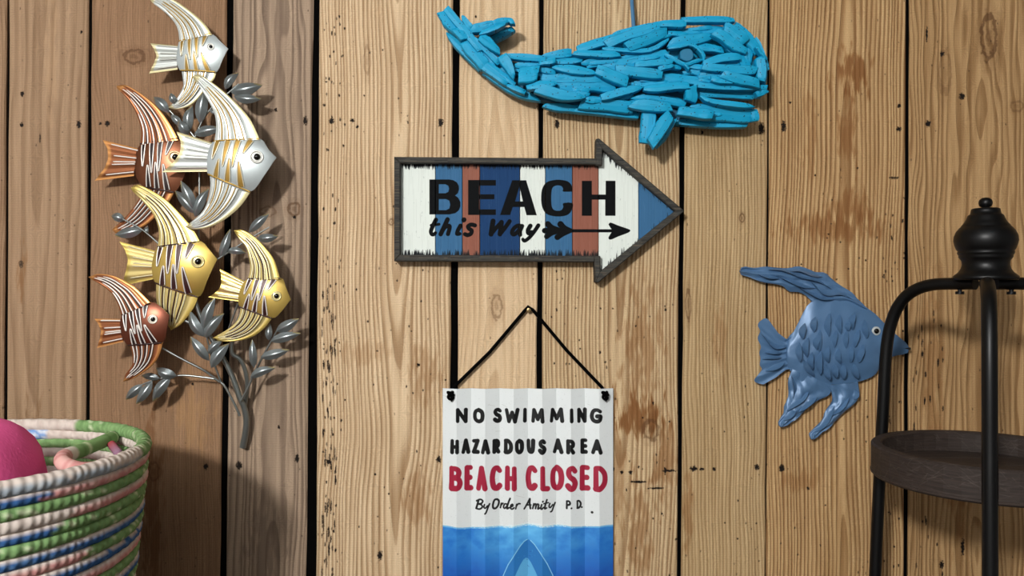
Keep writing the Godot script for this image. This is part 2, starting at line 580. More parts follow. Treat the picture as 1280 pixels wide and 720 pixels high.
func build_plank_wall():
	var wall := Node3D.new()
	wall.name = "wall_back"
	add_child(wall)
	wall.set_meta("kind", "structure")
	wall.set_meta("label", "wall of rough weathered pine planks with dark gaps")
	var s := surf()
	box(s, Vector3(-2.2, 0, -0.12), Vector3(2.3, 2.5, -0.0043))
	done(s, "backing", mat(Color(0.025, 0.023, 0.022), 0.95, 0.0, 0.1), wall)
	var C := func(r, g, b): return Color(r / 255.0, g / 255.0, b / 255.0)
	var brown: Color = C.call(118, 76, 40)
	var grey_l: Color = C.call(160, 134, 108)
	var specs := [
		{"e": [-95, 8, -100, 2], "seed": 3, "u0": 160.0, "h0": 20.0, "hamp": 10.0, "ring": 5.0, "contrast": 0.5, "light": C.call(140, 112, 86), "dark": C.call(104, 78, 54)},
		{"e": [11, 110, 7, 105], "seed": 11, "u0": 34.0, "h0": 15.0, "hamp": 4.0, "hslope": 0.02, "vary": 0.4, "ring": 10.0, "contrast": 0.6, "wave": 3.0, "light": C.call(150, 123, 96), "dark": C.call(116, 90, 66),
			"holes": [[95, 155, 2.2, 4.0], [24, 156, 1.6, 2.2], [24, 117, 1.5, 2.5], [47, 172, 0.6, 5.0, 0.7], [24, 330, 2.0, 3.5, 0.6], [97, 40, 0.8, 1.6]], "stains": [[25, 345, 7, 40, 0.3, brown], [60, 60, 10, 120, 0.2, C.call(185, 152, 116)], [40, 560, 20, 60, 0.35, C.call(100, 70, 44)]]},
		{"e": [114, 283, 109, 274], "seed": 23, "u0": -40.0, "h0": 30.0, "hamp": 20.0, "ring": 3.2, "contrast": 0.42, "wave": 5.0, "light": C.call(138, 107, 80), "dark": C.call(104, 77, 54),
			"knots": [[163, 70, 12, 8, 0.8], [192, 589, 6, 11, 0.8]], "holes": [[130, 154, 2.2, 2.8], [121, 154, 1.1, 1.4], [258, 583, 2.4, 3.2], [240, 480, 1.0, 1.2]], "stains": [[190, 640, 16, 150, 0.35, C.call(92, 56, 28)], [240, 520, 26, 60, 0.22, C.call(176, 134, 86)]]},
		{"e": [291, 391, 282, 382], "seed": 37, "u0": 54.0, "h0": 16.0, "hamp": 4.0, "hslope": -0.025, "hfreq": 0.003, "vary": 0.4, "ring": 6.0, "contrast": 0.85, "wave": 5.0, "light": C.call(152, 131, 110), "dark": C.call(108, 90, 75),
			"knots": [[361, 261, 7, 8, 0.8], [328, 264, 9, 6, 0.5]], "holes": [[374, 150, 2.0, 4.5], [337, 137, 1.4, 1.8], [369, 573, 2.2, 4.5], [297, 582, 3.0, 4.0], [346, 534, 1.3, 1.5], [361, 271, 2.0, 1.5]], "stains": [[330, 690, 26, 70, 0.3, C.call(100, 84, 72)]]},
		{"e": [399, 566, 395, 561], "seed": 41, "u0": 102.0, "h0": 17.0, "hamp": 3.0, "hslope": 0.028, "hfreq": 0.002, "ring": 4.3, "vary": 0.25, "contrast": 0.85, "wave": 1.6, "light": C.call(200, 174, 140), "dark": C.call(148, 118, 85),
			"knots": [[455, 75, 4, 16, 0.35], [486, 277, 3, 4, 0.7]], "holes": [[411, 151, 2.4, 3.2], [437, 150, 2.0, 1.6], [443, 158, 1.2, 1.6], [547, 153, 2.6, 4.0], [410, 577, 2.6, 3.0], [547, 574, 2.4, 3.4], [475, 694, 2.2, 5.0], [521, 456, 1.6, 1.8]],
			"flecks": [[401, 428, 0, 720, 90, 2.2], [401, 420, 360, 700, 60, 6.0], [430, 560, 60, 720, 50, 1.2], [402, 412, 640, 720, 6, 12.0]], "stains": [[530, 470, 22, 45, 0.22, brown], [520, 620, 20, 40, 0.25, brown], [450, 440, 40, 16, 0.15, brown]]},
		{"e": [575, 674, 570, 669], "seed": 53, "u0": 48.0, "h0": 22.0, "hamp": 4.0, "hslope": -0.035, "hfreq": 0.004, "vary": 0.35, "ring": 6.0, "contrast": 0.5, "wave": 2.5, "light": C.call(203, 176, 141), "dark": C.call(168, 137, 102),
			"knots": [[618, 383, 6, 14, 0.55]], "holes": [[590, 20, 0.6, 1.5]]},
		{"e": [680, 851, 676, 846], "seed": 61, "u0": 96.0, "h0": 15.0, "hamp": 3.0, "hslope": 0.022, "ring": 4.5, "vary": 0.25, "contrast": 0.85, "wave": 1.6, "light": C.call(192, 166, 129), "dark": C.call(140, 110, 77),
			"knots": [[812, 537, 9, 12, 0.7]], "holes": [[787, 590, 1.6, 2.0], [797, 602, 9.0, 0.8], [819, 610, 9.0, 0.8], [836, 588, 8.0, 0.8], [830, 588, 1.4, 3.5], [693, 155, 2.4, 4.5], [776, 590, 1.2, 1.4], [866, 147, 1.5, 2.0], [765, 586, 1.4, 2.0]],
			"flecks": [[684, 720, 30, 470, 40, 1.4], [720, 845, 380, 720, 40, 1.5]],
			"stains": [[795, 520, 42, 30, 0.6, brown], [800, 440, 30, 90, 0.3, brown], [830, 570, 18, 70, 0.35, brown], [770, 600, 16, 90, 0.25, brown], [800, 660, 20, 70, 0.3, brown]]},
		{"e": [858, 960.5, 852, 957], "seed": 71, "u0": -30.0, "h0": 24.0, "hamp": 14.0, "ring": 4.0, "vary": 0.25, "contrast": 0.75, "wave": 2.0, "light": C.call(178, 151, 112), "dark": C.call(134, 106, 70),
			"knots": [[923, 272, 3, 5, 0.8], [858, 380, 3, 18, 0.7]], "holes": [[946, 160, 2.6, 6.0], [866, 586, 3.4, 2.6], [876, 586, 2.0, 1.4], [891, 586, 1.6, 1.6], [943, 584, 2.4, 2.8], [875, 157, 2.4, 3.0], [873, 165, 1.0, 2.0]], "stains": [[898, 430, 10, 60, 0.22, brown], [860, 640, 8, 60, 0.3, brown]],
			"flecks": [[900, 956, 480, 720, 14, 1.2]]},
		{"e": [963, 1133, 959, 1130], "seed": 83, "u0": 96.0, "h0": 13.0, "hamp": 2.0, "hslope": -0.018, "ring": 4.5, "vary": 0.25, "contrast": 0.9, "wave": 1.4, "light": C.call(180, 147, 104), "dark": C.call(126, 91, 56),
			"holes": [[977, 158, 2.2, 6.0], [1120, 161, 2.2, 2.4], [1120, 132, 1.4, 2.0], [977, 585, 2.8, 4.0], [1010, 610, 1.2, 1.4], [985, 128, 0.9, 1.1], [1114, 222, 5.0, 1.0, 0.8]],
			"stains": [[1062, 92, 26, 36, 0.55, brown], [1056, 165, 13, 60, 0.38, brown], [1010, 165, 9, 60, 0.25, brown], [1045, 285, 80, 20, 0.42, brown], [1060, 262, 36, 28, 0.42, brown], [1000, 600, 40, 16, 0.25, brown], [1050, 700, 24, 120, 0.16, C.call(150, 116, 72)]],
			"flecks": [[1100, 1131, 250, 720, 46, 2.0], [970, 1128, 200, 720, 40, 1.2]]},
		{"e": [1138, 1312, 1136, 1309], "seed": 97, "u0": 86.0, "h0": 20.0, "hamp": 5.0, "hslope": -0.03, "hfreq": 0.003, "vary": 0.4, "ring": 6.0, "contrast": 0.8, "wave": 6.0, "light": C.call(168, 135, 94), "dark": C.call(120, 88, 54),
			"knots": [[1234, 45, 9, 26, 0.9], [1270, 132, 8, 6, 0.5], [1180, 90, 7, 26, 0.4]], "holes": [[1159, 154, 2.4, 3.4], [1201, 120, 2.6, 3.4], [1176, 67, 2.0, 2.6], [1157, 42, 0.8, 8.0], [1204, 684, 1.6, 9.0], [1178, 706, 1.8, 5.0]], "flecks": [[1141, 1180, 380, 720, 40, 4.0]],
			"stains": [[1165, 480, 16, 160, 0.22, brown], [1200, 620, 16, 80, 0.28, brown]]},
	]
	for k in specs.size():
		var o: Dictionary = specs[k]
		o.x0 = min(o.e[0], o.e[2])
		var w: float = o.e[1] - o.e[0]
		var m := grain(w, o)
		plank_mats.append(m)
		plank(wall, o.e, m, w, o.x0, [0.0, 0.0, -0.001, -0.0015, 0.0, -0.0015, 0.0, -0.0008, 0.0, -0.001][k], 100 + k)
	# the wall goes on past the frame with the same kinds of plank
	var x := -98.0
	for k in 12:
		var w: float = [102.0, 169.0][k % 2]
		plank(wall, [x - w - 5, x - 5, x - w - 9, x - 9], plank_mats[[3, 2, 1, 4][k % 4]], w, x, -0.001, 200 + k)
		x -= w + 6
		if x < -1390:
			break
	x = 1311.0
	for k in 12:
		var w: float = [102.0, 169.0][k % 2]
		plank(wall, [x + 5, x + w + 5, x + 2, x + w + 2], plank_mats[[7, 8, 5, 6][k % 4]], w, x, -0.001, 300 + k)
		x += w + 6
		if x > 2800:
			break

func build_table():
	var t = thing("console_table", "plain dark wooden console table under the basket and stand", "table", Vector3(0, 0, 0.29))
	var m := mat(Color(0.22, 0.15, 0.1), 0.55)
	var s := surf()
	box(s, Vector3(-0.9, 0.91, -0.26), Vector3(0.95, 0.95, 0.24))
	done(s, "tabletop", m, t)
	s = surf()
	box(s, Vector3(-0.85, 0.80, -0.22), Vector3(0.9, 0.91, -0.19))
	done(s, "apron", m, t)
	for x in [-0.85, 0.85]:
		for z in [-0.22, 0.18]:
			s = surf()
			box(s, Vector3(x, 0, z), Vector3(x + 0.05, 0.91, z + 0.05))
			done(s, "leg", m, t)


# ------------------------------------------------------------------ driftwood whale
func drift_piece(s: SurfaceTool, mid: Array, w: float, z0: float, th: float, lr: RandomNumberGenerator, ends := Vector2(-1, -1)):
	var n := 9
	var line := resample(mid, n)
	var e0: float = ends.x if ends.x >= 0 else [0.2, 0.45, 0.65, 0.8, 0.85, 0.9][lr.randi() % 6]
	var e1: float = ends.y if ends.y >= 0 else [0.2, 0.45, 0.65, 0.8, 0.85, 0.9][lr.randi() % 6]
	var tilt := lr.randf_range(-0.3, 0.3)
	var skew0 := lr.randf_range(-0.2, 0.2)
	var skew1 := lr.randf_range(-0.2, 0.2)
	var bulge := lr.randf_range(-0.16, 0.16)
	var bulge2 := lr.randf_range(-0.16, 0.16)
	var slope := lr.randf_range(-0.002, 0.002)
	var rows := []
	var us := lr.randf() * 3.0
	var run := 0.0
	var length := 0.0
	for j in n:
		length += line[j].distance_to(line[j + 1])
	for j in n + 1:
		var t := float(j) / n
		if j > 0:
			run += line[j].distance_to(line[j - 1])
		var d: Vector2 = (line[min(j + 1, n)] - line[max(j - 1, 0)]).normalized()
		var nr := Vector2(-d.y, d.x)
		# blunt or pointed ends
		var f0 := e0 + (1.0 - e0) * sqrt(clampf(run / (w * (0.5 + 1.6 * (1.0 - e0))), 0, 1))
		var f1 := e1 + (1.0 - e1) * sqrt(clampf((length - run) / (w * (0.5 + 1.6 * (1.0 - e1))), 0, 1))
		var f := minf(f0, f1)
		var wl := w * 0.5 * f * (1.0 + bulge * sin(t * 7.0 + us)) * lr.randf_range(0.96, 1.04)
		var wr := w * 0.5 * f * (1.0 + bulge2 * sin(t * 6.0 + us * 2.0)) * lr.randf_range(0.96, 1.04)
		var sk := (skew0 if t < 0.5 else skew1) * pow(absf(t - 0.5) * 2.0, 6.0) * w
		var zt := th * (0.82 + 0.18 * minf(f0, f1)) + slope * (t - 0.5) + lr.randf_range(-0.0004, 0.0004)
		if j == 0 or j == n:
			zt -= 0.0012
		var row := []
		for c in [[-1.0, 0.0], [-1.0, 0.80], [-0.86, 0.97], [-0.1, 1.02], [0.84, 0.98], [1.0, 0.78], [1.0, 0.0]]:
			var side: float = wl if c[0] < 0 else wr
			var p: Vector2 = line[j] + nr * (c[0] * side) + d * (sk * c[0])
			var z: float = z0 + zt * c[1] + (tilt * c[0] * side if c[1] > 0.3 else 0.0)
			row.append([Vector3(p.x, p.y, z), Vector2(us + run * 8.0, us * 0.7 + c[0] * w * 4.0)])
		rows.append(row)
	for j in n:
		for i in 6:
			s.set_smooth_group(i + 1)
			var q = [rows[j][i], rows[j + 1][i], rows[j + 1][i + 1], rows[j][i + 1]]
			for k in [0, 2, 1, 0, 3, 2]:
				s.set_uv(q[k][1])
				s.add_vertex(q[k][0])
	s.set_smooth_group(-1)
	for e in [0, n]:
		for i in range(1, 6):
			var tr = [rows[e][0], rows[e][i], rows[e][i + 1]]
			if e == 0:
				tr.reverse()
			for v in tr:
				s.set_uv(v[1])
				s.add_vertex(v[0])

func whale_paint() -> StandardMaterial3D:
	var p := Pic.new(512, 512, Color(0.02, 0.575, 0.74))
	var lr := RandomNumberGenerator.new()
	lr.seed = 77
	for k in 700:     # brush streaks along the grain
		var y := lr.randf() * 512
		var x := lr.randf() * 512
		var c := Color(0.01, 0.50, 0.67) if lr.randf() < 0.5 else Color(0.06, 0.65, 0.81)
		p.stroke([Vector3(x, y, 1.0), Vector3(x + lr.randf_range(20, 90), y + lr.randf_range(-3, 3), 0.6)], c, 0.35)
	for k in 230:     # worm holes
		var q := Vector3(lr.randf() * 512, lr.randf() * 512, lr.randf_range(1.3, 2.7))
		p.stroke([q, q + Vector3(0.8, 0.4, 0)], Color(0.02, 0.14, 0.2), 0.9)
	for k in 40:
		var x := lr.randf() * 512
		var y := lr.randf() * 512
		p.stroke([Vector3(x, y, 0.6), Vector3(x + lr.randf_range(20, 60), y + lr.randf_range(-2, 2), 0.4)], Color(0.02, 0.22, 0.32), 0.7)
	var m := mat(Color.WHITE, 0.55, 0.0, 0.4)
	m.albedo_texture = p.texture()
	return m

func build_whale():
	var c := Vector2(757, 95)
	var k := 0.957
	var t = thing("driftwood_whale", "turquoise painted whale built from overlapping driftwood pieces, above the arrow sign", "wall decoration", place(c, k))
	var m := whale_paint()
	var lr := RandomNumberGenerator.new()
	lr.seed = 4242
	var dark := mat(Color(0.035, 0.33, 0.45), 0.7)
	var s := surf()
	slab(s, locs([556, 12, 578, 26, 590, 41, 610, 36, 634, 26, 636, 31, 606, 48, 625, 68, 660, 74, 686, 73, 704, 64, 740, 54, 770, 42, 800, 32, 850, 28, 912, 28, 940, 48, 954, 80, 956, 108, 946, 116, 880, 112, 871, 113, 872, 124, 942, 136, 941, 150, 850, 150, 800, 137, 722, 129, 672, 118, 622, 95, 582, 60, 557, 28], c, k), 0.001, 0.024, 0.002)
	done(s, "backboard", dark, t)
	# pieces: layer, width, then the pixels of its middle line (layer 0 lies deepest)
	var P := [
		[0, 9, 556, 34, 600, 79], [0, 10, 606, 84, 640, 106, 676, 121], [0, 8, 680, 127, 722, 133], [0, 9, 716, 131, 802, 140], [0, 8, 612, 45, 642, 29],
		[0, 11, 803, 120, 856, 121], [0, 8, 852, 108, 958, 113], [0, 5, 868, 113, 948, 118], [0, 20, 936, 46, 938, 94], [0, 8, 848, 149, 940, 152], [0, 12, 820, 66, 880, 62], [0, 14, 842, 150, 822, 177],
		[0, 10, 700, 70, 760, 60], [0, 10, 690, 84, 750, 82], [0, 10, 760, 96, 840, 94], [0, 12, 830, 90, 900, 92], [0, 10, 640, 84, 690, 90], [0, 12, 880, 46, 920, 54], [0, 9, 600, 60, 640, 88], [0, 12, 770, 74, 860, 74], [0, 10, 905, 64, 930, 80],
		[1, 17, 552, 12, 572, 36], [1, 9, 557, 8, 601, 62], [1, 8, 577, 18, 590, 36], [1, 12, 568, 34, 582, 48], [1, 17, 579, 46, 606, 80], [1, 10, 588, 36, 620, 28], [1, 8, 614, 29, 641, 22], [2, 6, 599, 44, 632, 31], [1, 7, 636, 22, 642, 29],
		[2, 11, 600, 46, 625, 65], [1, 5, 591, 45, 623, 79], [1, 4, 597, 50, 632, 82], [1, 7, 626, 68, 682, 73], [2, 12, 628, 69, 643, 98], [1, 7, 643, 80, 674, 81], [2, 21, 648, 97, 673, 92], [1, 7, 605, 74, 644, 104], [1, 8, 600, 78, 634, 103],
		[1, 6, 632, 104, 657, 114], [2, 10, 658, 110, 696, 105], [2, 12, 671, 111, 700, 120, 730, 122], [2, 7, 673, 80, 694, 77], [1, 7, 690, 77, 729, 73], [1, 10, 678, 69, 715, 64], [1, 10, 722, 60, 781, 42], [2, 8, 716, 67, 775, 69], [1, 9, 727, 78, 758, 73],
		[2, 10, 690, 84, 745, 92], [1, 8, 676, 90, 696, 89], [1, 9, 675, 97, 752, 98], [2, 13, 745, 88, 784, 104], [1, 8, 749, 81, 788, 76], [1, 14, 698, 105, 770, 107], [2, 9, 751, 122, 804, 109], [1, 15, 726, 127, 792, 132],
		[1, 6, 767, 41, 819, 28], [2, 10, 757, 56, 790, 44, 823, 33], [2, 9, 825, 31, 857, 31], [2, 12, 783, 61, 833, 41], [2, 3.2, 793, 60, 839, 44], [2, 5, 753, 61, 790, 64, 815, 62, 836, 49], [1, 8, 752, 70, 775, 68], [1, 8, 758, 76, 814, 69],
		[1, 12, 755, 83, 796, 76, 836, 65], [2, 7, 793, 82, 840, 79], [2, 6, 822, 87, 842, 83], [2, 11, 769, 88, 827, 95], [1, 8, 818, 30, 850, 25], [1, 9, 838, 42, 905, 33], [1, 12, 836, 54, 891, 44], [2, 7, 852, 26, 917, 26],
		[2, 4.2, 835, 60, 850, 58, 864, 56, 878, 67, 880, 77], [2, 4.2, 831, 68, 845, 76, 857, 81, 868, 77, 878, 75], [2, 3, 854, 80, 861, 88], [1, 9, 872, 55, 906, 60], [2, 13, 905, 33, 932, 53], [2, 11, 892, 41, 932, 66],
		[2, 9, 878, 81, 900, 74, 924, 72], [2, 9, 876, 86, 944, 90], [1, 14, 918, 30, 949, 62], [1, 7, 946, 46, 961, 86], [2, 4.5, 943, 60, 957, 76], [2, 10, 949, 72, 951, 102], [1, 6, 958, 78, 957, 104],
		[1, 10, 825, 93, 888, 101], [2, 8, 888, 99, 922, 104], [2, 10, 900, 95, 947, 107], [1, 6, 868, 105, 920, 109, 960, 108], [1, 7, 947, 117, 961, 111], [1, 8, 793, 103, 830, 99, 860, 101], [2, 9, 804, 112, 860, 108], [1, 8, 790, 121, 830, 124, 858, 130],
		[2, 12, 787, 132, 838, 135], [2, 16, 865, 108, 863, 127], [2, 6, 875, 121, 888, 128, 941, 135], [1, 17, 862, 137, 944, 144], [2, 11, 847, 139, 890, 145], [1, 9, 944, 135, 946, 150],
		[1, 18, 813, 138, 809, 178], [2, 15, 837, 144, 812, 181], [1, 7, 846, 147, 822, 180], [1, 8, 898, 78, 932, 76], [1, 9, 866, 84, 880, 92], [1, 12, 922, 60, 944, 100],
	]
	for i in P.size():
		var q: Array = P[i]
		var z: float = [0.017, 0.029, 0.0385][q[0]] + lr.randf_range(-0.003, 0.003)
		s = surf()
		var ends := Vector2(-1, -1)
		if q[1] >= 13:
			ends = Vector2(0.82, 0.85)
		elif q[1] < 5.5:
			ends = Vector2(0.5, 0.5)
		drift_piece(s, locs(q.slice(2), c, k), q[1] * 0.001 * k * (1.2 if q[1] < 14 else 1.08), z, 0.011 if q[1] > 5.5 else 0.009, lr, ends)
		done(s, "driftwood_piece", m, t)
	# thin slivers glued into the gaps between the big pieces
	var outline := PackedVector2Array()
	var oc := [566, 20, 590, 46, 606, 52, 628, 74, 684, 78, 706, 70, 770, 48, 805, 36, 850, 32, 910, 32, 938, 52, 952, 84, 950, 104, 880, 106, 860, 112, 858, 134, 938, 142, 936, 146, 850, 146, 800, 132, 724, 125, 676, 114, 626, 92, 586, 58, 562, 28]
	for i in range(0, oc.size(), 2):
		outline.append(Vector2(oc[i], oc[i + 1]))
	var placed := 0
	while placed < 80:
		var at := Vector2(lr.randf_range(565, 950), lr.randf_range(20, 146))
		if not Geometry2D.is_point_in_polygon(at, outline) or at.distance_to(Vector2(859, 68)) < 22:
			continue
		var best := 1e9
		var dir := Vector2(1, 0)
		for q in P:
			var a0 := Vector2(q[2], q[3])
			var a1 := Vector2(q[-2], q[-1])
			if a0.distance_to(a1) < 28:
				continue
			var dd := at.distance_to((a0 + a1) / 2.0)
			if dd < best:
				best = dd
				dir = (a1 - a0).normalized()
		dir = dir.rotated(lr.randf_range(-0.12, 0.12))
		var hl := lr.randf_range(9, 22)
		var e0 := at - dir * hl
		var e1 := at + dir * hl
		if not Geometry2D.is_point_in_polygon(e0, outline) or not Geometry2D.is_point_in_polygon(e1, outline):
			continue
		s = surf()
		drift_piece(s, [loc(e0.x, e0.y, c, k), loc(e1.x, e1.y, c, k)], lr.randf_range(4.0, 7.5) * 0.001, lr.randf_range(0.026, 0.034), 0.009, lr)
		done(s, "driftwood_sliver", m, t)
		placed += 1
	# eye: a short sawn twig end
	s = surf()
	var e := loc(859, 68, c, k)
	var ring := []
	for a in 12:
		ring.append(e + Vector2(cos(TAU * a / 12), sin(TAU * a / 12)) * 0.0085 * lr.randf_range(0.9, 1.05))
	slab(s, ring, 0.020, 0.041, 0.001)
	var eye := done(s, "eye", mat(Color(0.06, 0.42, 0.56), 0.6), t)
	eye.set_meta("label", "round sawn twig end for an eye")
	s = surf()
	tube(s, [Vector3(0.037, 0.062, 0.022), Vector3(0.036, 0.10, 0.012), Vector3(0.035, 0.16, 0.003)], [0.0026, 0.0024, 0.0024], 8)
	done(s, "hanging_cord", mat(Color(0.26, 0.44, 0.58), 0.9), t)

# ------------------------------------------------------------------ metal fish sculpture
var SC := Vector2(240, 290)
var SK := 0.961

func fish(parent: Node, f: Dictionary):
	var z0: float = f.z - 0.001
	var top0 := loc(f.top[0], f.top[1], SC, SK)
	var top1 := loc(f.top[2], f.top[3], SC, SK)
	var bot0 := loc(f.bot[0], f.bot[1], SC, SK)
	var bot1 := loc(f.bot[2], f.bot[3], SC, SK)
	var mid := (top0 + top1 + bot0 + bot1) / 4.0
	var ex := (top1 - top0 + bot1 - bot0) / 2.0
	var ey := (bot0 - top0 + bot1 - top1) / 2.0
	var rx := ex.length() * 0.80
	var ry := ey.length() * 0.78
	var ux := ex.normalized()
	var uy := ey.normalized()
	var hgt := ex.length() * 0.26
	var dome := func(p: Vector2) -> float:
		var q := p - mid
		var a := q.dot(ux) / (rx * 1.3 if q.dot(ux) > 0.0 else rx)
		var b := q.dot(uy) / ry
		return z0 + hgt * pow(maxf(0.0, 1.0 - a * a - b * b), 0.6)
	var pal: Dictionary = f.pal
	var body_c: Color = pal.body
	var s := surf()
	sheet(s, locs(f.upper, SC, SK), locs(f.lower, SC, SK), 14, 18, 0.0012, func(p, _u, _v): return dome.call(p), func(_p, _u, _v): return body_c)
	var root := done(s, "angelfish", pal.mat, parent)
	root.set_meta("label", f.label)
	# fins: embossed sheets with raised rays
	for fin in [["dorsal_fin", f.d_out, f.d_in, 0.006], ["ventral_fin", f.v_out, f.v_in, 0.003]]:
		var zf := func(_p, u, v): return z0 + fin[3] * SK + hgt * 0.30 * sin(PI * clampf(u, 0.03, 0.97)) * (0.35 + 0.65 * v) + 0.0009 * (0.5 + 0.5 * sin(u * TAU * 4.5)) * smoothstep(0.0, 0.3, v)
		s = surf()
		sheet(s, locs(fin[1], SC, SK), locs(fin[2], SC, SK), 22, 22, 0.0012, zf, func(_p, u, v): return pal.edge if u < 0.13 or v < 0.12 else pal.fin)
		done(s, fin[0], pal.mat, root)
		var a := resample(locs(fin[1], SC, SK), 24)
		var b := resample(locs(fin[2], SC, SK), 24)
		s = surf()
		for r in [[0.26, 6], [0.43, 4], [0.60, 3], [0.77, 7], [0.90, 13]]:
			var pts := []
			for j in range(r[1], 25):
				var p: Vector2 = a[j].lerp(b[j], r[0])
				pts.append(Vector3(p.x, p.y, zf.call(p, r[0], j / 24.0) + 0.0004))
			tube(s, pts, [0.0004, 0.0007, 0.00085, 0.00085], 6)
		done(s, "fin_rays", pal.ray, root)
		s = surf()
		for r in [[0.32, 8], [0.49, 6], [0.66, 6], [0.83, 9]]:
			var pts := []
			for j in range(r[1], 25):
				var p: Vector2 = a[j].lerp(b[j], r[0])
				pts.append(Vector3(p.x, p.y, zf.call(p, r[0], j / 24.0) + 0.0001))
			tube(s, pts, [0.0005, 0.0009, 0.0009], 5)
		done(s, "fin_grooves", pal.fill, root)
	# tail: fan from the joint to the notched end
	var ta := locs(f.t_top, SC, SK)
	var tb := locs(f.t_bot, SC, SK)
	var notch := locs(f.t_end, SC, SK)
	var end_line := resample(notch, 14)
	var join_line := resample([ta[-1], tb[-1]], 14)
	var tz := func(_p, u, v): return z0 + 0.001 + hgt * 0.22 * sin(PI * clampf(v, 0.02, 0.98)) + 0.0006 * sin(v * TAU * 4.0) + 0.001 * u
	s = surf()
	sheet(s, end_line, join_line, 14, 18, 0.0012, tz, func(_p, u, v): return pal.edge if u < 0.12 or v < 0.07 or v > 0.93 else pal.fin)
	done(s, "tail_fin", pal.mat, root)
	s = surf()
	for r in [0.14, 0.36, 0.5, 0.64, 0.86]:
		var i0 := int(r * 14)
		var pts := []
		for j in range(3, 15):
			var u := j / 14.0
			var p: Vector2 = end_line[i0].lerp(join_line[i0], u)
			pts.append(Vector3(p.x, p.y, tz.call(p, u, i0 / 14.0) + 0.0004))
		tube(s, pts, [0.0006, 0.0009, 0.0009], 6)
	done(s, "tail_rays", pal.ray, root)
	# stripes: painted teardrops with raised outlines, from the top seam down and the bottom seam up
	var fill := surf()
	var edge := surf()
	for st in [[0.10, 0.02, 0.06, 0.52, 0.050], [0.34, 0.02, 0.33, 0.66, 0.055], [0.56, 0.02, 0.55, 0.62, 0.055], [0.83, 0.02, 0.74, 0.30, 0.055], [0.20, 0.98, 0.22, 0.52, 0.055], [0.48, 0.98, 0.46, 0.46, 0.055], [0.80, 0.98, 0.68, 0.50, 0.060]]:
		var p0 := top0.lerp(top1, st[0]).lerp(bot0.lerp(bot1, st[0]), st[1])
		var p1 := top0.lerp(top1, st[2]).lerp(bot0.lerp(bot1, st[2]), st[3])
		var w: float = st[4] * ex.length()
		var d := (p1 - p0).normalized()
		var nr := Vector2(-d.y, d.x)
		var lft := []
		var rgt := []
		for j in 9:
			var t := j / 8.0
			var ww := w * (1.0 - 0.75 * pow(t, 1.6)) * 1.15
			var p := p0.lerp(p1, t)
			lft.append(p + nr * ww)
			rgt.append(p - nr * ww)
		sheet(fill, lft, rgt, 4, 8, 0.0003, func(p, _u, _v): return dome.call(p) + 0.0006)
		var loop := []
		for p in lft:
			loop.append(Vector3(p.x, p.y, dome.call(p) + 0.0007))
		var tip := p1 + d * w * 0.3
		loop.append(Vector3(tip.x, tip.y, dome.call(tip) + 0.0007))
		for j in range(8, -1, -1):
			loop.append(Vector3(rgt[j].x, rgt[j].y, dome.call(rgt[j]) + 0.0007))
		tube(edge, loop, [0.00075], 6)
	done(fill, "stripes", pal.fill, root)
	done(edge, "stripe_outlines", pal.line, root)
	# seams between body and fins
	for e in [[top0, top1], [bot0, bot1]]:
		s = surf()
		var pts := []
		for j in 11:
			var p: Vector2 = e[0].lerp(e[1], j / 10.0)
			pts.append(Vector3(p.x, p.y, maxf(dome.call(p), z0 + 0.006) + 0.0006))
		tube(s, pts, [0.0009], 6)
		done(s, "fin_seam", pal.seam, root)
	# eye
	var ep := loc(f.eye[0], f.eye[1], SC, SK)
	var er: float = f.eye[2] * 0.001 * SK
	var ez: float = dome.call(ep)
	var tiltb := Basis(Vector3(0, 1, 0), 0.25)
	var eye_root: MeshInstance3D
	s = surf()
	var pr := []
	for a in 17:
		pr.append(Vector3(ep.x, ep.y, ez + 0.0010) + tiltb * Vector3(cos(TAU * a / 16) * er, sin(TAU * a / 16) * er, 0))
	tube(s, pr, [er * 0.16], 6)
	disc(s, Vector3(ep.x, ep.y, ez), tiltb, er, 0.0012, 18)
	eye_root = done(s, "eye", pal.eye, root)
	s = surf()
	disc(s, Vector3(ep.x, ep.y, ez + 0.0008) + tiltb * Vector3(er * 0.05, 0, 0), tiltb, er * 0.58, er * 0.42, 16)
	var pu := done(s, "pupil", mat(Color(0.015, 0.013, 0.012), 0.12), root)
	pu.set_meta("label", "glossy black pupil")
	return root

func disc(s: SurfaceTool, at: Vector3, b: Basis, r: float, h: float, n: int):   # a low dome facing +z
	s.set_smooth_group(0)
	for i in 5:
		var r0 := r * cos(PI / 2 * i / 5.0)
		var r1 := r * cos(PI / 2 * (i + 1) / 5.0)
		var h0 := h * sin(PI / 2 * i / 5.0)
		var h1 := h * sin(PI / 2 * (i + 1) / 5.0)
		for k in n:
			var a := TAU * k / n
			var c := TAU * (k + 1) / n
			var p0 := at + b * Vector3(cos(a) * r0, sin(a) * r0, h0)
			var p1 := at + b * Vector3(cos(c) * r0, sin(c) * r0, h0)
			var q0 := at + b * Vector3(cos(a) * r1, sin(a) * r1, h1)
			var q1 := at + b * Vector3(cos(c) * r1, sin(c) * r1, h1)
			tri(s, p0, q0, p1)
			if i < 4:
				tri(s, p1, q0, q1)
	s.set_smooth_group(-1)

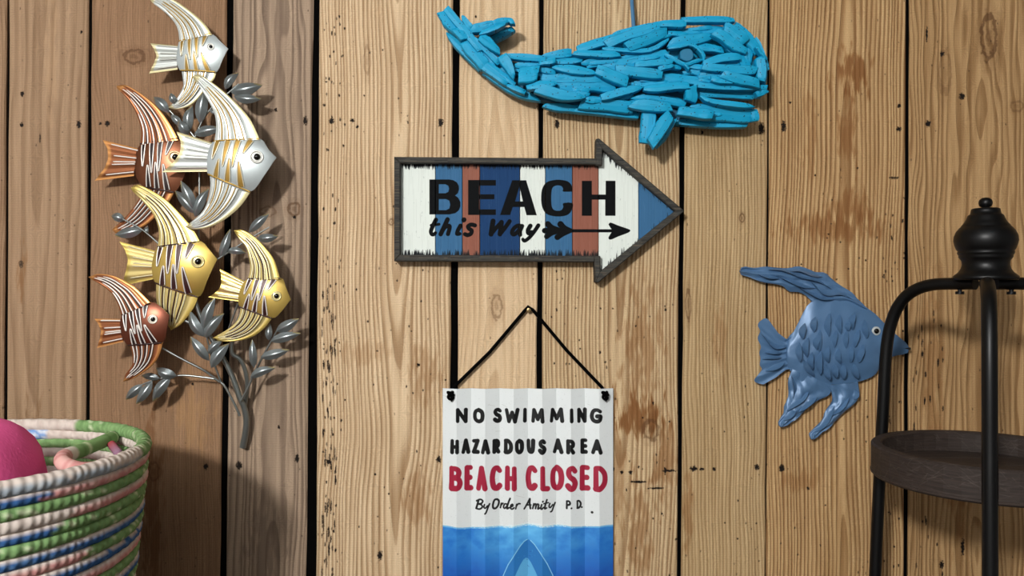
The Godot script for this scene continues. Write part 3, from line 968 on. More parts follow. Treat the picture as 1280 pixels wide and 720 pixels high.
func leaf(parent: Node, a: Array, m: Material, z_in: float, lr: RandomNumberGenerator):
	var z := z_in + 0.010
	var p0 := loc(a[0], a[1], SC, SK)
	var p1 := loc(a[2], a[3], SC, SK)
	var w: float = a[4] * 0.001 * SK * 0.56
	var d := p1 - p0
	var nr := Vector2(-d.y, d.x).normalized()
	var bend := lr.randf_range(-0.07, 0.07)
	var la := []
	var lb := []
	for j in 9:
		var t := j / 8.0
		var ww := w * pow(sin(PI * pow(t, 0.85)), 0.8) if t > 0 and t < 1 else 0.0002
		var c := p0 + d * t + nr * (sin(PI * t) * bend * d.length())
		la.append(c + nr * ww)
		lb.append(c - nr * ww)
	var tip: Color = srgb(186, 172, 120)
	var grey: Color = srgb(142, 149, 150)
	var s := surf()
	var tw := lr.randf_range(-0.3, 0.3)
	sheet(s, la, lb, 8, 12, 0.0009, func(_p, u, v): return z + 0.012 * v * tw + w * 1.0 * (absf(u - 0.5) * -1.1 + 0.5) * sin(PI * v) + 0.003 * sin(PI * v), func(_p, u, v): return tip if v > 0.80 + 0.25 * u else grey)
	done(s, "leaf", m, parent)

func twig(parent: Node, called: String, pts: Array, r0: float, r1: float, z0: float, z1: float, m: Material) -> MeshInstance3D:
	var c := locs(pts, SC, SK)
	var p3 := []
	z0 += 0.010 if called == "branch" else 0.0
	z1 += 0.010
	for i in c.size():
		p3.append(Vector3(c[i].x, c[i].y, lerpf(z0, z1, float(i) / max(1, c.size() - 1))))
	var sm := spline3(p3, 5)
	var rr := []
	for i in sm.size():
		rr.append(lerpf(r0, r1, float(i) / (sm.size() - 1)) * 0.001)
	var s := surf()
	tube(s, sm, rr, 8)
	return done(s, called, m, parent)

func build_fish_sculpture():
	var t = thing("metal_fish_sculpture", "metal wall sculpture of six white, copper and gold angelfish on leafy stems", "wall sculpture", place(SC, SK))
	var lr := RandomNumberGenerator.new()
	lr.seed = 99
	var steel := mat(Color(0.56, 0.58, 0.57), 0.3, 0.85)
	var lm := vmat(0.32, 0.8)
	# stems and twigs
	var stem := twig(t, "main_stem", [292, 566, 296, 549, 298.4, 530, 296, 512, 292, 501, 284, 475, 275, 454, 264, 433, 253.5, 414, 243, 385, 236, 350], 4.2, 2.4, 0.006, 0.022, steel)
	twig(t, "side_stem", [296, 510, 300.5, 486, 299.7, 467, 294.5, 451, 285, 441, 290, 415, 300, 390], 2.8, 2.2, 0.010, 0.024, steel)
	var right := twig(t, "branch", [294, 505, 303.7, 488, 311.6, 471, 324.8, 446, 335.4, 427.5, 345, 411], 1.5, 1.1, 0.010, 0.020, steel)
	for a in [[310.3, 473, 342, 460.5, 10], [323.5, 447.3, 359, 438, 11], [336, 427, 374, 417, 11], [343.3, 414.3, 372.3, 398.5, 12], [314.8, 460.5, 313, 425, 9], [334, 426, 334, 404, 8]]:
		leaf(right, a, lm, 0.022, lr)
	var left := twig(t, "branch", [293, 523, 285, 504, 269.4, 479, 241.7, 472.4, 216.6, 471, 187.5, 476.4, 169, 484], 1.5, 1.0, 0.010, 0.020, steel)
	for a in [[174, 481.6, 152, 501, 10], [186.2, 477.7, 167.5, 506, 11], [209, 472.4, 187, 503, 12], [217, 471, 191, 461, 12], [196, 474, 171, 471, 8]]:
		leaf(left, a, lm, 0.021, lr)
	twig(t, "branch", [269.4, 479, 258, 469, 247, 461, 227, 450, 205, 437, 196, 431], 1.4, 1.2, 0.016, 0.030, steel)
	var mid := twig(t, "branch", [269.4, 479, 264, 462, 260, 448.6, 256, 430, 253.5, 411.7, 255.4, 382], 1.2, 1.0, 0.012, 0.022, steel)
	for a in [[260, 451, 237.7, 421, 11], [262.8, 460, 284, 429.5, 13], [255, 422, 277.5, 392, 13], [253.5, 421, 235, 388, 12], [254, 414, 267.6, 372, 13], [258.8, 442, 276, 425, 9]]:
		leaf(mid, a, lm, 0.026, lr)
	twig(t, "branch", [226, 400, 238, 406, 250, 412], 2.2, 2.0, 0.022, 0.018, steel)
	twig(t, "branch", [296, 379, 290, 392, 282, 411], 1.3, 1.1, 0.024, 0.018, steel)
	var upr := twig(t, "branch", [266, 326, 272, 322, 300, 304, 334.4, 283.3], 1.2, 0.9, 0.022, 0.022, steel)
	for a in [[272.2, 322, 284.8, 286, 10], [281, 313.3, 306, 315.6, 8], [309, 290, 334, 266.5, 10], [319.5, 297.5, 346, 295, 10]]:
		leaf(upr, a, lm, 0.022, lr)
	var cl := twig(t, "branch", [197, 305, 184, 294, 171, 284.5, 149, 273], 1.2, 0.9, 0.024, 0.020, steel)
	for a in [[149, 274, 130.5, 268.5, 10], [172, 285.7, 136, 293, 12], [178, 281, 180, 293, 5]]:
		leaf(cl, a, lm, 0.016, lr)
	var cm := twig(t, "branch", [243, 300, 242.8, 272, 244, 245, 244, 218, 245, 180], 1.2, 1.1, 0.016, 0.016, steel)
	for a in [[239, 265.7, 213, 237, 12], [239, 263, 222.5, 225, 12], [239, 270, 256, 234, 12]]:
		leaf(cm, a, lm, 0.018, lr)
	twig(t, "branch", [270, 226, 265, 235, 255, 255, 246, 274], 1.1, 1.1, 0.016, 0.016, steel)
	var ul := twig(t, "branch", [246, 185, 240, 172, 227.4, 155.8, 216, 145, 207, 135.7], 1.2, 1.0, 0.016, 0.018, steel)
	for a in [[206, 138, 185, 118, 11], [230, 168, 220, 149, 11], [209, 141, 224, 158, 8], [216, 128, 209, 114, 8], [232, 161, 235.5, 129, 12]]:
		leaf(ul, a, lm, 0.018, lr)
	var ur := twig(t, "branch", [236, 180, 241.6, 165, 251, 146, 265, 128.6, 286.5, 111, 296, 103], 1.2, 0.9, 0.018, 0.022, steel)
	for a in [[278, 109, 294, 88, 10], [284, 112, 324.5, 104, 15], [289, 118, 323.5, 121.5, 11], [246.3, 152, 253.4, 110, 14], [239, 166, 274, 159, 12], [258, 134.5, 270, 143, 4]]:
		leaf(ur, a, lm, 0.020, lr)
	var s := surf()      # welded hanging tab on the wall
	var q := loc(164, 440, SC, SK)
	var ring := []
	for a in 13:
		ring.append(Vector3(q.x + 0.005 * cos(TAU * a / 12), q.y + 0.007 * sin(TAU * a / 12), 0.004))
	tube(s, ring, [0.0022], 6)
	done(s, "hanging_loop", steel, t)
	for a in [[190, 405, 0.047], [230, 330, 0.034], [295, 205, 0.046], [190, 205, 0.023], [240, 62, 0.027], [325, 372, 0.036]]:   # studs that hold the fish off the wall
		var c := loc(a[0], a[1], SC, SK)
		s = surf()
		tube(s, [Vector3(c.x, c.y, 0.0), Vector3(c.x, c.y, a[2])], [0.002, 0.002], 6)
		done(s, "standoff_rod", steel, t)
	# the six fish
	var line_silver := mat(Color(0.90, 0.88, 0.85), 0.35, 0.35)
	var white := {"mat": vmat(0.34, 0.45), "body": srgb(176, 184, 184), "fin": srgb(184, 189, 184), "edge": srgb(190, 180, 136), "ray": mat(Color(0.80, 0.81, 0.78), 0.3, 0.5), "fill": mat(Color(0.62, 0.49, 0.22), 0.4, 0.5), "line": mat(Color(0.84, 0.82, 0.74), 0.35, 0.4), "seam": mat(Color(0.70, 0.56, 0.24), 0.4, 0.5), "eye": mat(Color(0.86, 0.86, 0.83), 0.3, 0.2)}
	var gold := {"mat": vmat(0.32, 0.7), "body": srgb(188, 160, 84), "fin": srgb(206, 186, 122), "edge": srgb(196, 172, 92), "ray": mat(Color(0.90, 0.87, 0.72), 0.3, 0.5), "fill": mat(Color(0.20, 0.08, 0.07), 0.4, 0.3), "line": line_silver, "seam": mat(Color(0.20, 0.09, 0.07), 0.4, 0.3), "eye": mat(Color(0.85, 0.80, 0.58), 0.3, 0.3)}
	var copper := {"mat": vmat(0.32, 0.7), "body": srgb(112, 67, 46), "fin": srgb(140, 86, 54), "edge": srgb(188, 132, 76), "ray": line_silver, "fill": mat(Color(0.13, 0.06, 0.05), 0.4, 0.3), "line": line_silver, "seam": mat(Color(0.17, 0.07, 0.05), 0.4, 0.3), "eye": mat(Color(0.86, 0.72, 0.55), 0.3, 0.3)}
	var copper2 := copper.duplicate()
	copper2.body = srgb(104, 58, 40)
	copper2.eye = mat(Color(0.9, 0.88, 0.82), 0.3, 0.2)
	fish(t, {"pal": copper, "z": 0.021, "label": "copper angelfish with silver rays", "top": [169, 177.5, 217, 170.4], "bot": [173, 231.6, 211.7, 238.7],
		"upper": [159, 204.6, 162, 189, 169, 177.5, 192, 171, 217, 170.5, 226, 184, 232, 198], "lower": [159, 204.6, 163.3, 220, 173, 231.6, 192, 237, 211.7, 239, 224, 220, 232, 198],
		"d_out": [139, 104, 150.5, 103, 167.6, 112, 187.5, 127.7, 201.8, 144.8, 213, 163.3, 217.4, 173], "d_in": [139, 104, 139.5, 107, 152, 119.2, 162, 134.8, 168.2, 150.5, 170.5, 163.3, 169, 179],
		"v_out": [132, 286, 139, 291.4, 156, 288.5, 174.7, 280, 190.4, 265.7, 203, 252, 211.7, 237], "v_in": [132, 286, 133.5, 284, 147.7, 271.4, 163.3, 251.5, 169, 240, 173, 231],
		"t_top": [119, 172, 166, 183], "t_bot": [108.5, 223, 159, 217.5], "t_end": [119, 171.5, 126.3, 186, 125, 201.7, 117, 214, 108.5, 223.5], "eye": [214.6, 194.6, 7.0]})
	fish(t, {"pal": white, "z": 0.026, "label": "small white angelfish with gold stripes, topmost", "top": [221, 48.6, 260.5, 39.5], "bot": [222.5, 85.6, 266, 87.5],
		"upper": [216.7, 70, 218.6, 58, 221, 48.6, 240, 42, 261, 39.5, 271, 48, 281.3, 57.5], "lower": [216.7, 70, 218.6, 81.7, 223, 86, 245, 88, 266, 87.5, 275, 72, 281.3, 57.5],
		"d_out": [183, -5, 199, -9, 214, -3, 228, 6, 244, 18.5, 255, 30, 262, 41], "d_in": [183, -5, 186.5, 0, 197, 8, 207, 16.5, 215.7, 27, 219.6, 37, 221, 50],
		"v_out": [205, 132, 216.7, 134, 232, 130, 244, 120, 255, 106, 264, 95, 266, 87], "v_in": [205, 132, 212, 126, 218.6, 117, 224.5, 105, 224, 95, 222.5, 85],
		"t_top": [182.6, 50.6, 217.6, 53.5], "t_bot": [180, 88, 216.7, 83.6], "t_end": [182, 50, 187, 58, 190.4, 67, 186, 78, 180, 88.5], "eye": [261.4, 57, 4.0]})
	fish(t, {"pal": gold, "z": 0.033, "label": "large gold angelfish with dark red stripes", "top": [196.5, 308.5, 249.2, 302], "bot": [194, 353.4, 246.6, 371.4],
		"upper": [190, 332.9, 192.7, 317.5, 197, 308, 222, 302, 249.2, 301, 261, 312, 270.5, 324], "lower": [190, 332.9, 191.4, 345.7, 194.5, 353.5, 220, 364, 246.6, 371.4, 261, 346, 270.5, 324],
		"d_out": [163, 235, 171, 230.5, 186.2, 236.6, 206.8, 249.4, 224.8, 267.4, 240.2, 285.4, 250, 303], "d_in": [163, 235, 165, 238.5, 178.5, 252, 190, 266, 196.5, 280.2, 198.6, 294.4, 196.5, 310],
		"v_out": [212, 413, 225, 405, 237.6, 389.4, 243, 380, 246.5, 370], "v_in": [212, 413, 204, 400, 196, 384, 193.4, 368.8, 194, 352.5],
		"t_top": [146.4, 302, 192.7, 313.6], "t_bot": [152, 357, 191.4, 348.3], "t_end": [146.4, 301.5, 155.4, 315, 158, 327.7, 154, 343, 151, 357], "eye": [249.2, 327, 7.0]})
	fish(t, {"pal": gold, "z": 0.035, "label": "small slim gold angelfish beside the right-hand leaves", "top": [310, 348.4, 350.4, 347.8], "bot": [299, 383.3, 340, 397.8],
		"upper": [297.8, 371, 302.2, 357.8, 310, 348.5, 330, 346, 350.4, 347, 357, 359, 363, 374.4], "lower": [297.8, 371, 297.8, 378, 299, 383.5, 318, 391, 340, 398, 352, 389, 363, 374.4],
		"d_out": [292.5, 288, 303.3, 287.5, 319, 296.7, 332.2, 310, 343.3, 325.6, 350.4, 349], "d_in": [292.5, 288, 297.8, 296.7, 307.8, 308.9, 311.5, 322.2, 313.3, 335.6, 310, 350],
		"v_out": [265, 422.5, 279, 427, 299, 426, 316.7, 420, 330, 410, 340, 397], "v_in": [265, 422.5, 283.3, 412, 295.6, 401, 300, 388, 299, 382],
		"t_top": [273.3, 336.7, 305.6, 352.2], "t_bot": [259, 371, 297.8, 376.7], "t_end": [273.3, 336, 275.6, 347, 275, 358, 268, 366, 258.9, 371.5], "eye": [346.7, 370, 5.4]})
	fish(t, {"pal": white, "z": 0.044, "label": "large white angelfish with gold stripes in the middle", "top": [272, 178.8, 327.4, 175.4], "bot": [264.8, 219.5, 316, 241],
		"upper": [263.4, 204, 266, 187, 272, 178.8, 300, 174.5, 327.4, 174.5, 338, 188, 347.5, 198], "lower": [263.4, 204, 263.8, 212, 265, 219.5, 290, 232, 316, 241, 336, 218, 347.5, 198],
		"d_out": [244, 98.5, 253, 95.5, 265, 102.8, 282, 115.6, 299, 131.3, 316, 151.2, 328, 176.5], "d_in": [244, 98.5, 253.4, 111.3, 263.4, 127, 272, 144, 274.2, 161, 272, 180],
		"v_out": [234.5, 284, 242, 287, 259, 286, 276, 279.5, 293, 268, 306, 255, 316, 240], "v_in": [234.5, 284, 255, 266.5, 263.4, 249.4, 266, 232.3, 265, 218],
		"t_top": [223.5, 166.3, 267.6, 179.7], "t_bot": [205, 216, 264.8, 215.3], "t_end": [223, 165.5, 229.2, 181, 226.4, 195.3, 217, 206.5, 205, 216], "eye": [326, 198.7, 7.2]})
	fish(t, {"pal": copper2, "z": 0.046, "label": "small dark copper angelfish at the lower end", "top": [158.3, 393.4, 193.6, 378.3], "bot": [166.4, 430.7, 207.7, 427.6],
		"upper": [155.3, 413.5, 155.5, 403, 158.3, 393.4, 175, 385, 193.6, 377.5, 205, 383, 216, 394], "lower": [155.3, 413.5, 159.3, 423.6, 166.4, 431, 187, 431, 207.7, 427.6, 213.5, 411, 216, 394],
		"d_out": [117, 346.5, 130, 342.5, 148.3, 345, 162.4, 352, 176.5, 361, 194, 378.5], "d_in": [117, 346.5, 122, 350, 134.2, 357, 146.3, 367.2, 153.3, 379.3, 158, 394.5],
		"v_out": [158.5, 476, 170.4, 472.5, 184.5, 464, 196.6, 453.8, 203.7, 441.7, 207.8, 427], "v_in": [158.5, 476, 162, 466, 169.4, 456, 170.4, 443.8, 166.4, 430],
		"t_top": [122, 398, 155.3, 398.4], "t_bot": [125, 434, 158.3, 426.6], "t_end": [122, 398, 128, 406, 131, 414, 129, 424, 125, 434.5], "eye": [198, 398.4, 5.0]})

# ------------------------------------------------------------------ arrow sign
func build_arrow_sign():
	var c := Vector2(673, 263)
	var k := 0.982
	var t = thing("arrow_sign", "wooden striped arrow sign reading BEACH this Way in black letters", "sign", place(c, k))
	# the painted face, in photo pixels from (490, 170), three picture points each
	var S := 3.0
	var ox := 490.0
	var oy := 170.0
	var face := Pic.new(1110, 560, Color(0.8, 0.8, 0.8))
	var lr := RandomNumberGenerator.new()
	lr.seed = 12
	var cols := {"w": Color(0.84, 0.87, 0.84), "b": Color(0.225, 0.395, 0.545), "r": Color(0.54, 0.345, 0.285), "n": Color(0.11, 0.235, 0.395)}
	var bands := [[499, 543.5, "w"], [543.5, 577.5, "b"], [577.5, 599.5, "r"], [599.5, 650, "n"], [650, 682, "w"], [682, 716, "b"], [716, 749, "r"], [749, 799.5, "w"], [799.5, 856, "b"]]
	for b in bands:
		var x0 := int((b[0] - ox) * S)
		var x1 := int((b[1] - ox) * S)
		var col: Color = cols[b[2]]
		face.fill([[Vector2(x0, 0), Vector2(x1, 0), Vector2(x1, 560), Vector2(x0, 560)]], col)
		for q in 90:     # brush marks along the board
			var x := lr.randf_range(x0, x1)
			var y := lr.randf_range(0, 540)
			var cc := col.darkened(0.16) if lr.randf() < 0.6 else col.lightened(0.14)
			face.stroke([Vector3(x, y, 1.0), Vector3(x + lr.randf_range(-3, 3), y + lr.randf_range(30, 160), 0.7)], cc, 0.3)
		if b[2] == "w":
			for q in 26:
				var x := lr.randf_range(x0, x1)
				var y := lr.randf_range(60, 480)
				face.stroke([Vector3(x, y, 0.8), Vector3(x + lr.randf_range(-2, 2), y + lr.randf_range(1, 7), 0.6)], Color(0.45, 0.5, 0.5), 0.5)
		# charred ragged ends
		for q in int((x1 - x0) / 2.6):
			var x := lr.randf_range(x0, x1)
			var px := x / S + ox
			var yt := 204.0
			var yb := 319.0
			if px > 749:
				yt = 183.0 + (px - 752.0) * 0.80
				yb = 343.0 - (px - 752.0) * 0.79
			var soft := 0.85 if b[2] == "w" else 0.55
			var lt := lr.randf_range(1.5, 7.0) * (1.6 if px > 749 and lr.randf() < 0.5 else 1.0)
			var lb := lr.randf_range(1.5, 8.0) * (1.6 if px > 749 and lr.randf() < 0.5 else 1.0)
			face.stroke([Vector3(x, (yt - 3 - oy) * S, 4.5), Vector3(x + lr.randf_range(-1, 1), (yt + lt - oy) * S, 0.6)], Color(0.10, 0.11, 0.12), soft)
			face.stroke([Vector3(x, (yb + 3 - oy) * S, 4.5), Vector3(x + lr.randf_range(-1, 1), (yb - lb - oy) * S, 0.6)], Color(0.10, 0.11, 0.12), soft)
	var ink := Color(0.035, 0.04, 0.05)
	var P := func(list: Array) -> Array:
		var out := []
		for i in range(0, list.size(), 2):
			out.append(Vector2((list[i] - ox) * S, (list[i + 1] - oy) * S))
		return out
	var R := func(list: Array) -> Array:   # smoothed closed contour
		var pts: Array = P.call(list)
		pts.append(pts[0])
		return spline2(pts, 5)
	var bar := func(a, b, cx, d) -> Array: return P.call([a, b, cx, b, cx, d, a, d])
	# B
	face.fill([P.call([536, 223.3, 560, 223.3, 566, 224.3, 570.5, 227, 573, 231.5, 573.2, 236, 571.8, 240.5, 568.3, 243.6, 572.4, 246.6, 574.8, 251.5, 575, 257, 573, 262.2, 568.5, 265.8, 561, 267.3, 536, 267.3]),
		P.call([547.8, 229.3, 556, 229.3, 559.8, 231.2, 560.8, 235, 559.8, 239, 556, 240.8, 547.8, 240.8]), P.call([547.8, 248, 557, 248, 561, 250, 562.3, 255, 561, 260, 557, 262, 547.8, 262])], ink)
	# E
	face.fill([P.call([584.8, 224.2, 619.7, 224.2, 619.7, 231, 598.6, 231, 598.6, 242, 617.8, 242, 617.8, 248.2, 598.6, 248.2, 598.6, 261.2, 619.7, 261.2, 619.7, 268, 584.8, 268])], ink)
	# A
	face.fill([P.call([625, 268, 640.2, 224.5, 657.8, 224.5, 671.2, 268.4, 658.4, 268.4, 655.6, 258, 641, 258, 637.6, 268]), P.call([649.4, 232, 653.8, 251.2, 643.8, 251.2])], ink)
	# C
	face.fill([R.call([716, 238.5, 715.5, 232, 711, 226.3, 703, 224.1, 693, 224.1, 684, 226.8, 679, 233, 677, 241, 677, 252, 679, 260.5, 684, 266.8, 693, 269.6, 703, 269.6, 711, 267.2, 715.5, 261, 716.2, 253.3, 704.8, 253.3, 704.6, 258, 702, 262, 696.5, 262.8, 691.5, 260.5, 689.6, 254, 689.6, 240, 691.5, 233.2, 696.5, 230.8, 702, 231.6, 704.4, 235, 704.6, 238.5])], ink)
	# H
	face.fill([P.call([728, 225, 740.5, 225, 740.5, 242.4, 758, 242.4, 758, 225, 770.3, 225, 770.3, 269, 757.5, 269, 757.5, 248.7, 740.5, 248.7, 740.5, 269, 728, 269])], ink)
	# brush lettering and arrow
	var B := func(list: Array, r: float, rr := 1.0):
		var pts: Array = spline2(P.call(list), 6)
		var out := []
		for i in pts.size():
			out.append(Vector3(pts[i].x, pts[i].y, r * S * lerpf(1.0, rr, float(i) / pts.size())))
		face.stroke(out, ink)
	B.call([544, 274, 540.5, 281, 537.8, 288, 538.8, 292, 541, 292.5, 543.5, 290.5], 2.7, 0.75)
	B.call([538, 280.8, 548, 279.5], 1.7)
	B.call([558.6, 273.5, 554.5, 282.5, 550, 292], 2.8)
	B.call([552.5, 287, 556, 282.8, 560.5, 281.6, 561.2, 284.5, 559.2, 291.8], 2.6)
	B.call([575, 281.5, 571.8, 287, 570.6, 291.6, 574, 291.5], 2.7, 0.8)
	B.call([579, 274.3, 579.6, 273.8], 2.8)
	B.call([593.2, 281, 588.5, 280, 584.6, 282, 585.6, 285, 589, 287.6, 588, 291.4, 584, 293.2, 580.6, 292], 2.5)
	B.call([616, 275.5, 614.8, 283, 613.4, 292], 3.1)
	B.call([613.4, 292, 620, 284, 626.6, 277], 2.5)
	B.call([626.6, 277, 625.8, 284, 624.6, 292], 2.9)
	B.call([624.6, 292, 631, 284, 636.8, 275.8], 2.6)
	B.call([652, 282, 647, 281.4, 642, 285, 639.8, 290, 642, 292.4, 646, 290, 650, 285], 2.5)
	B.call([652.6, 281.8, 650, 288, 650, 292.8], 2.6)
	B.call([663, 281.5, 660, 287, 660.8, 290.8, 664.5, 289.6], 2.7)
	B.call([673, 281, 668, 288.5, 662, 296, 656, 300.4, 653.6, 298.6], 2.5, 0.8)
	B.call([682, 287.8, 768, 287.8], 1.9)
	B.call([681, 287.6, 690, 287.6], 3.4)
	B.call([685, 279.2, 690, 284, 700, 287.8], 3.6)
	B.call([683.5, 295, 690, 290.5, 700, 287.8], 3.2)
	B.call([701, 279.6, 706, 284, 715, 287.6], 4.0, 0.5)
	B.call([697, 295.8, 704, 292, 715, 287.8], 3.6, 0.5)
	face.fill([R.call([761.5, 280, 764.5, 277.8, 774, 281.5, 786, 285.6, 789, 287.6, 786, 290.4, 774, 295, 764.5, 299, 761.5, 297, 764, 292, 766.5, 287.9, 764, 284])], ink)
	var fm := mat(Color.WHITE, 0.7, 0.0, 0.2)
	fm.albedo_texture = face.texture()
	# boards, each cut to its band
	for i in bands.size():
		var b: Array = bands[i]
		var x0: float = b[0] + 0.35
		var x1: float = b[1] - 0.35
		var poly: Array
		if i < 7:
			poly = [x0, 202, x1, 202, x1, 321, x0, 321]
		else:
			var y := func(x: float, up: bool) -> float: return (180.0 + (x - 752.0) * 0.80) if up else (345.0 - (x - 752.0) * 0.79)
			if i == 7:
				poly = [x0, y.call(x0, true), x1, y.call(x1, true), x1, y.call(x1, false), x0, y.call(x0, false)]
			else:
				poly = [x0, y.call(x0, true), 851, y.call(851, true), 851, y.call(851, false), x0, y.call(x0, false)]
		var s := surf()
		board_uv(s, locs(poly, c, k), 0.004, 0.0105, 0.0004, c, k, ox, oy, S, face)
		done(s, "board", fm, t)
	# weathered frame
	var wood := Pic.new(256, 256, Color(0.25, 0.245, 0.23))
	for q in 500:
		var y := lr.randf() * 256
		var x := lr.randf_range(-40, 256)
		var cc: Color = [Color(0.10, 0.10, 0.10), Color(0.40, 0.35, 0.29), Color(0.15, 0.15, 0.15)][lr.randi() % 3]
		wood.stroke([Vector3(x, y, 1.1), Vector3(x + lr.randf_range(20, 90), y + lr.randf_range(-2, 2), 0.6)], cc, 0.5)
	var wm := mat(Color.WHITE, 0.75, 0.0, 0.3)
	wm.albedo_texture = wood.texture()
	wm.uv1_triplanar = true
	wm.uv1_scale = Vector3(9, 9, 9)
	var rails := [
		[493, 196.5, 746, 198.5, 746, 206, 500.5, 204], [493, 196.5, 500.5, 204, 500.5, 318.5, 493, 326.5], [493, 326.5, 500.5, 318.5, 743, 320, 743, 327.5],
		[745, 174, 752.5, 184, 752.5, 207, 744.5, 207], [742.5, 320, 750, 320, 750, 341, 744, 352.5], [745, 174, 748.5, 173.5, 855, 264, 843.5, 264, 752.5, 187],
		[855, 264, 747.5, 353.5, 744, 352.5, 749.5, 340, 843.5, 264]]
	for r in rails:
		var s := surf()
		slab(s, locs(r, c, k), 0.0, 0.0215, 0.0011)
		done(s, "frame_rail", wm, t)

func board_uv(s: SurfaceTool, poly: Array, z0: float, z1: float, bev: float, c: Vector2, k: float, ox: float, oy: float, S: float, pic: Pic):
	var tmp := surf()
	slab(tmp, poly, z0, z1, bev)
	var arr := tmp.commit_to_arrays()
	for v in arr[Mesh.ARRAY_VERTEX]:
		var px: float = v.x / (0.001 * k) + c.x
		var py: float = c.y - v.y / (0.001 * k)
		s.set_uv(Vector2((px - ox) * S / pic.w, (py - oy) * S / pic.h))
		s.add_vertex(v)

# ------------------------------------------------------------------ hanging corrugated sign
var GLYPH := {
	"N": [[0, 1, 0.02, 0, 0.98, 1, 1, 0]], "I": [[0.5, 0, 0.5, 1]], "W": [[0, 0, 0.22, 1, 0.5, 0.2, 0.76, 1, 1, 0]], "M": [[0, 1, 0.1, 0, 0.5, 0.8, 0.9, 0, 1, 1]],
	"H": [[0, 0, 0, 1], [1, 0, 1, 1], [0, 0.52, 1, 0.5]], "A": [[0, 1, 0.5, 0, 1, 1], [0.2, 0.66, 0.8, 0.66]], "Z": [[0, 0.02, 1, 0, 0, 1, 1, 0.98]], "E": [[0.95, 0, 0.02, 0, 0, 1, 1, 1], [0, 0.5, 0.85, 0.48]], "L": [[0, 0, 0, 1, 1, 1]],
	"c_O": [[0.5, 0, 0.12, 0.15, 0, 0.5, 0.12, 0.86, 0.5, 1, 0.88, 0.86, 1, 0.5, 0.88, 0.15, 0.5, 0]], "c_S": [[0.95, 0.14, 0.6, 0, 0.18, 0.08, 0.08, 0.27, 0.35, 0.45, 0.75, 0.56, 0.96, 0.76, 0.75, 0.97, 0.35, 1, 0.0, 0.86]],
	"c_G": [[0.95, 0.16, 0.6, 0, 0.18, 0.1, 0, 0.5, 0.15, 0.9, 0.55, 1, 0.9, 0.86, 0.97, 0.56, 0.6, 0.56]], "c_C": [[1, 0.14, 0.65, 0, 0.2, 0.1, 0, 0.5, 0.2, 0.92, 0.65, 1, 1, 0.88]],
	"c_U": [[0, 0, 0.02, 0.6, 0.2, 0.95, 0.5, 1, 0.8, 0.93, 0.98, 0.6, 1, 0]], "c_D": [[0, 0, 0.45, 0.02, 0.9, 0.25, 1, 0.52, 0.88, 0.8, 0.45, 1, 0, 1], [0, 0, 0, 1]],
	"c_R": [[0, 0, 0, 1], [0, 0.02, 0.6, 0.02, 0.9, 0.2, 0.8, 0.45, 0.1, 0.55], [0.35, 0.55, 0.95, 1]], "c_B": [[0, 0, 0, 1], [0, 0.02, 0.6, 0.02, 0.88, 0.2, 0.7, 0.43, 0.15, 0.47], [0.15, 0.47, 0.8, 0.52, 1, 0.75, 0.75, 0.97, 0, 1]],
	"c_P": [[0, 0, 0, 1], [0, 0.02, 0.65, 0.02, 0.95, 0.25, 0.7, 0.5, 0.05, 0.55]],
}

func letters(p: Pic, text: String, spans: Array, y0: float, y1: float, r: float, col: Color, lr: RandomNumberGenerator, ox: float, oy: float, S: float):
	var n := 0
	for ch in text:
		if ch == " ":
			continue
		var a: float = spans[n * 2]
		var b: float = spans[n * 2 + 1]
		n += 1
		var curved := GLYPH.has("c_" + ch)
		for st in GLYPH["c_" + ch if curved else ch]:
			var pts := []
			for i in range(0, st.size(), 2):
				var wx: float = a + r + st[i] * maxf(0.0, b - a - 2 * r)
				var wy: float = y0 + r + st[i + 1] * (y1 - y0 - 2 * r)
				pts.append(Vector2((wx - ox + lr.randf_range(-0.15, 0.15)) * S, (wy - oy + lr.randf_range(-0.3, 0.3)) * S))
			if curved and pts.size() > 2:
				pts = spline2(pts, 5)
			var out := []
			for i in pts.size():
				out.append(Vector3(pts[i].x, pts[i].y, r * S * lerpf(0.9, 1.1, float(i) / pts.size())))
			p.stroke(out, col)

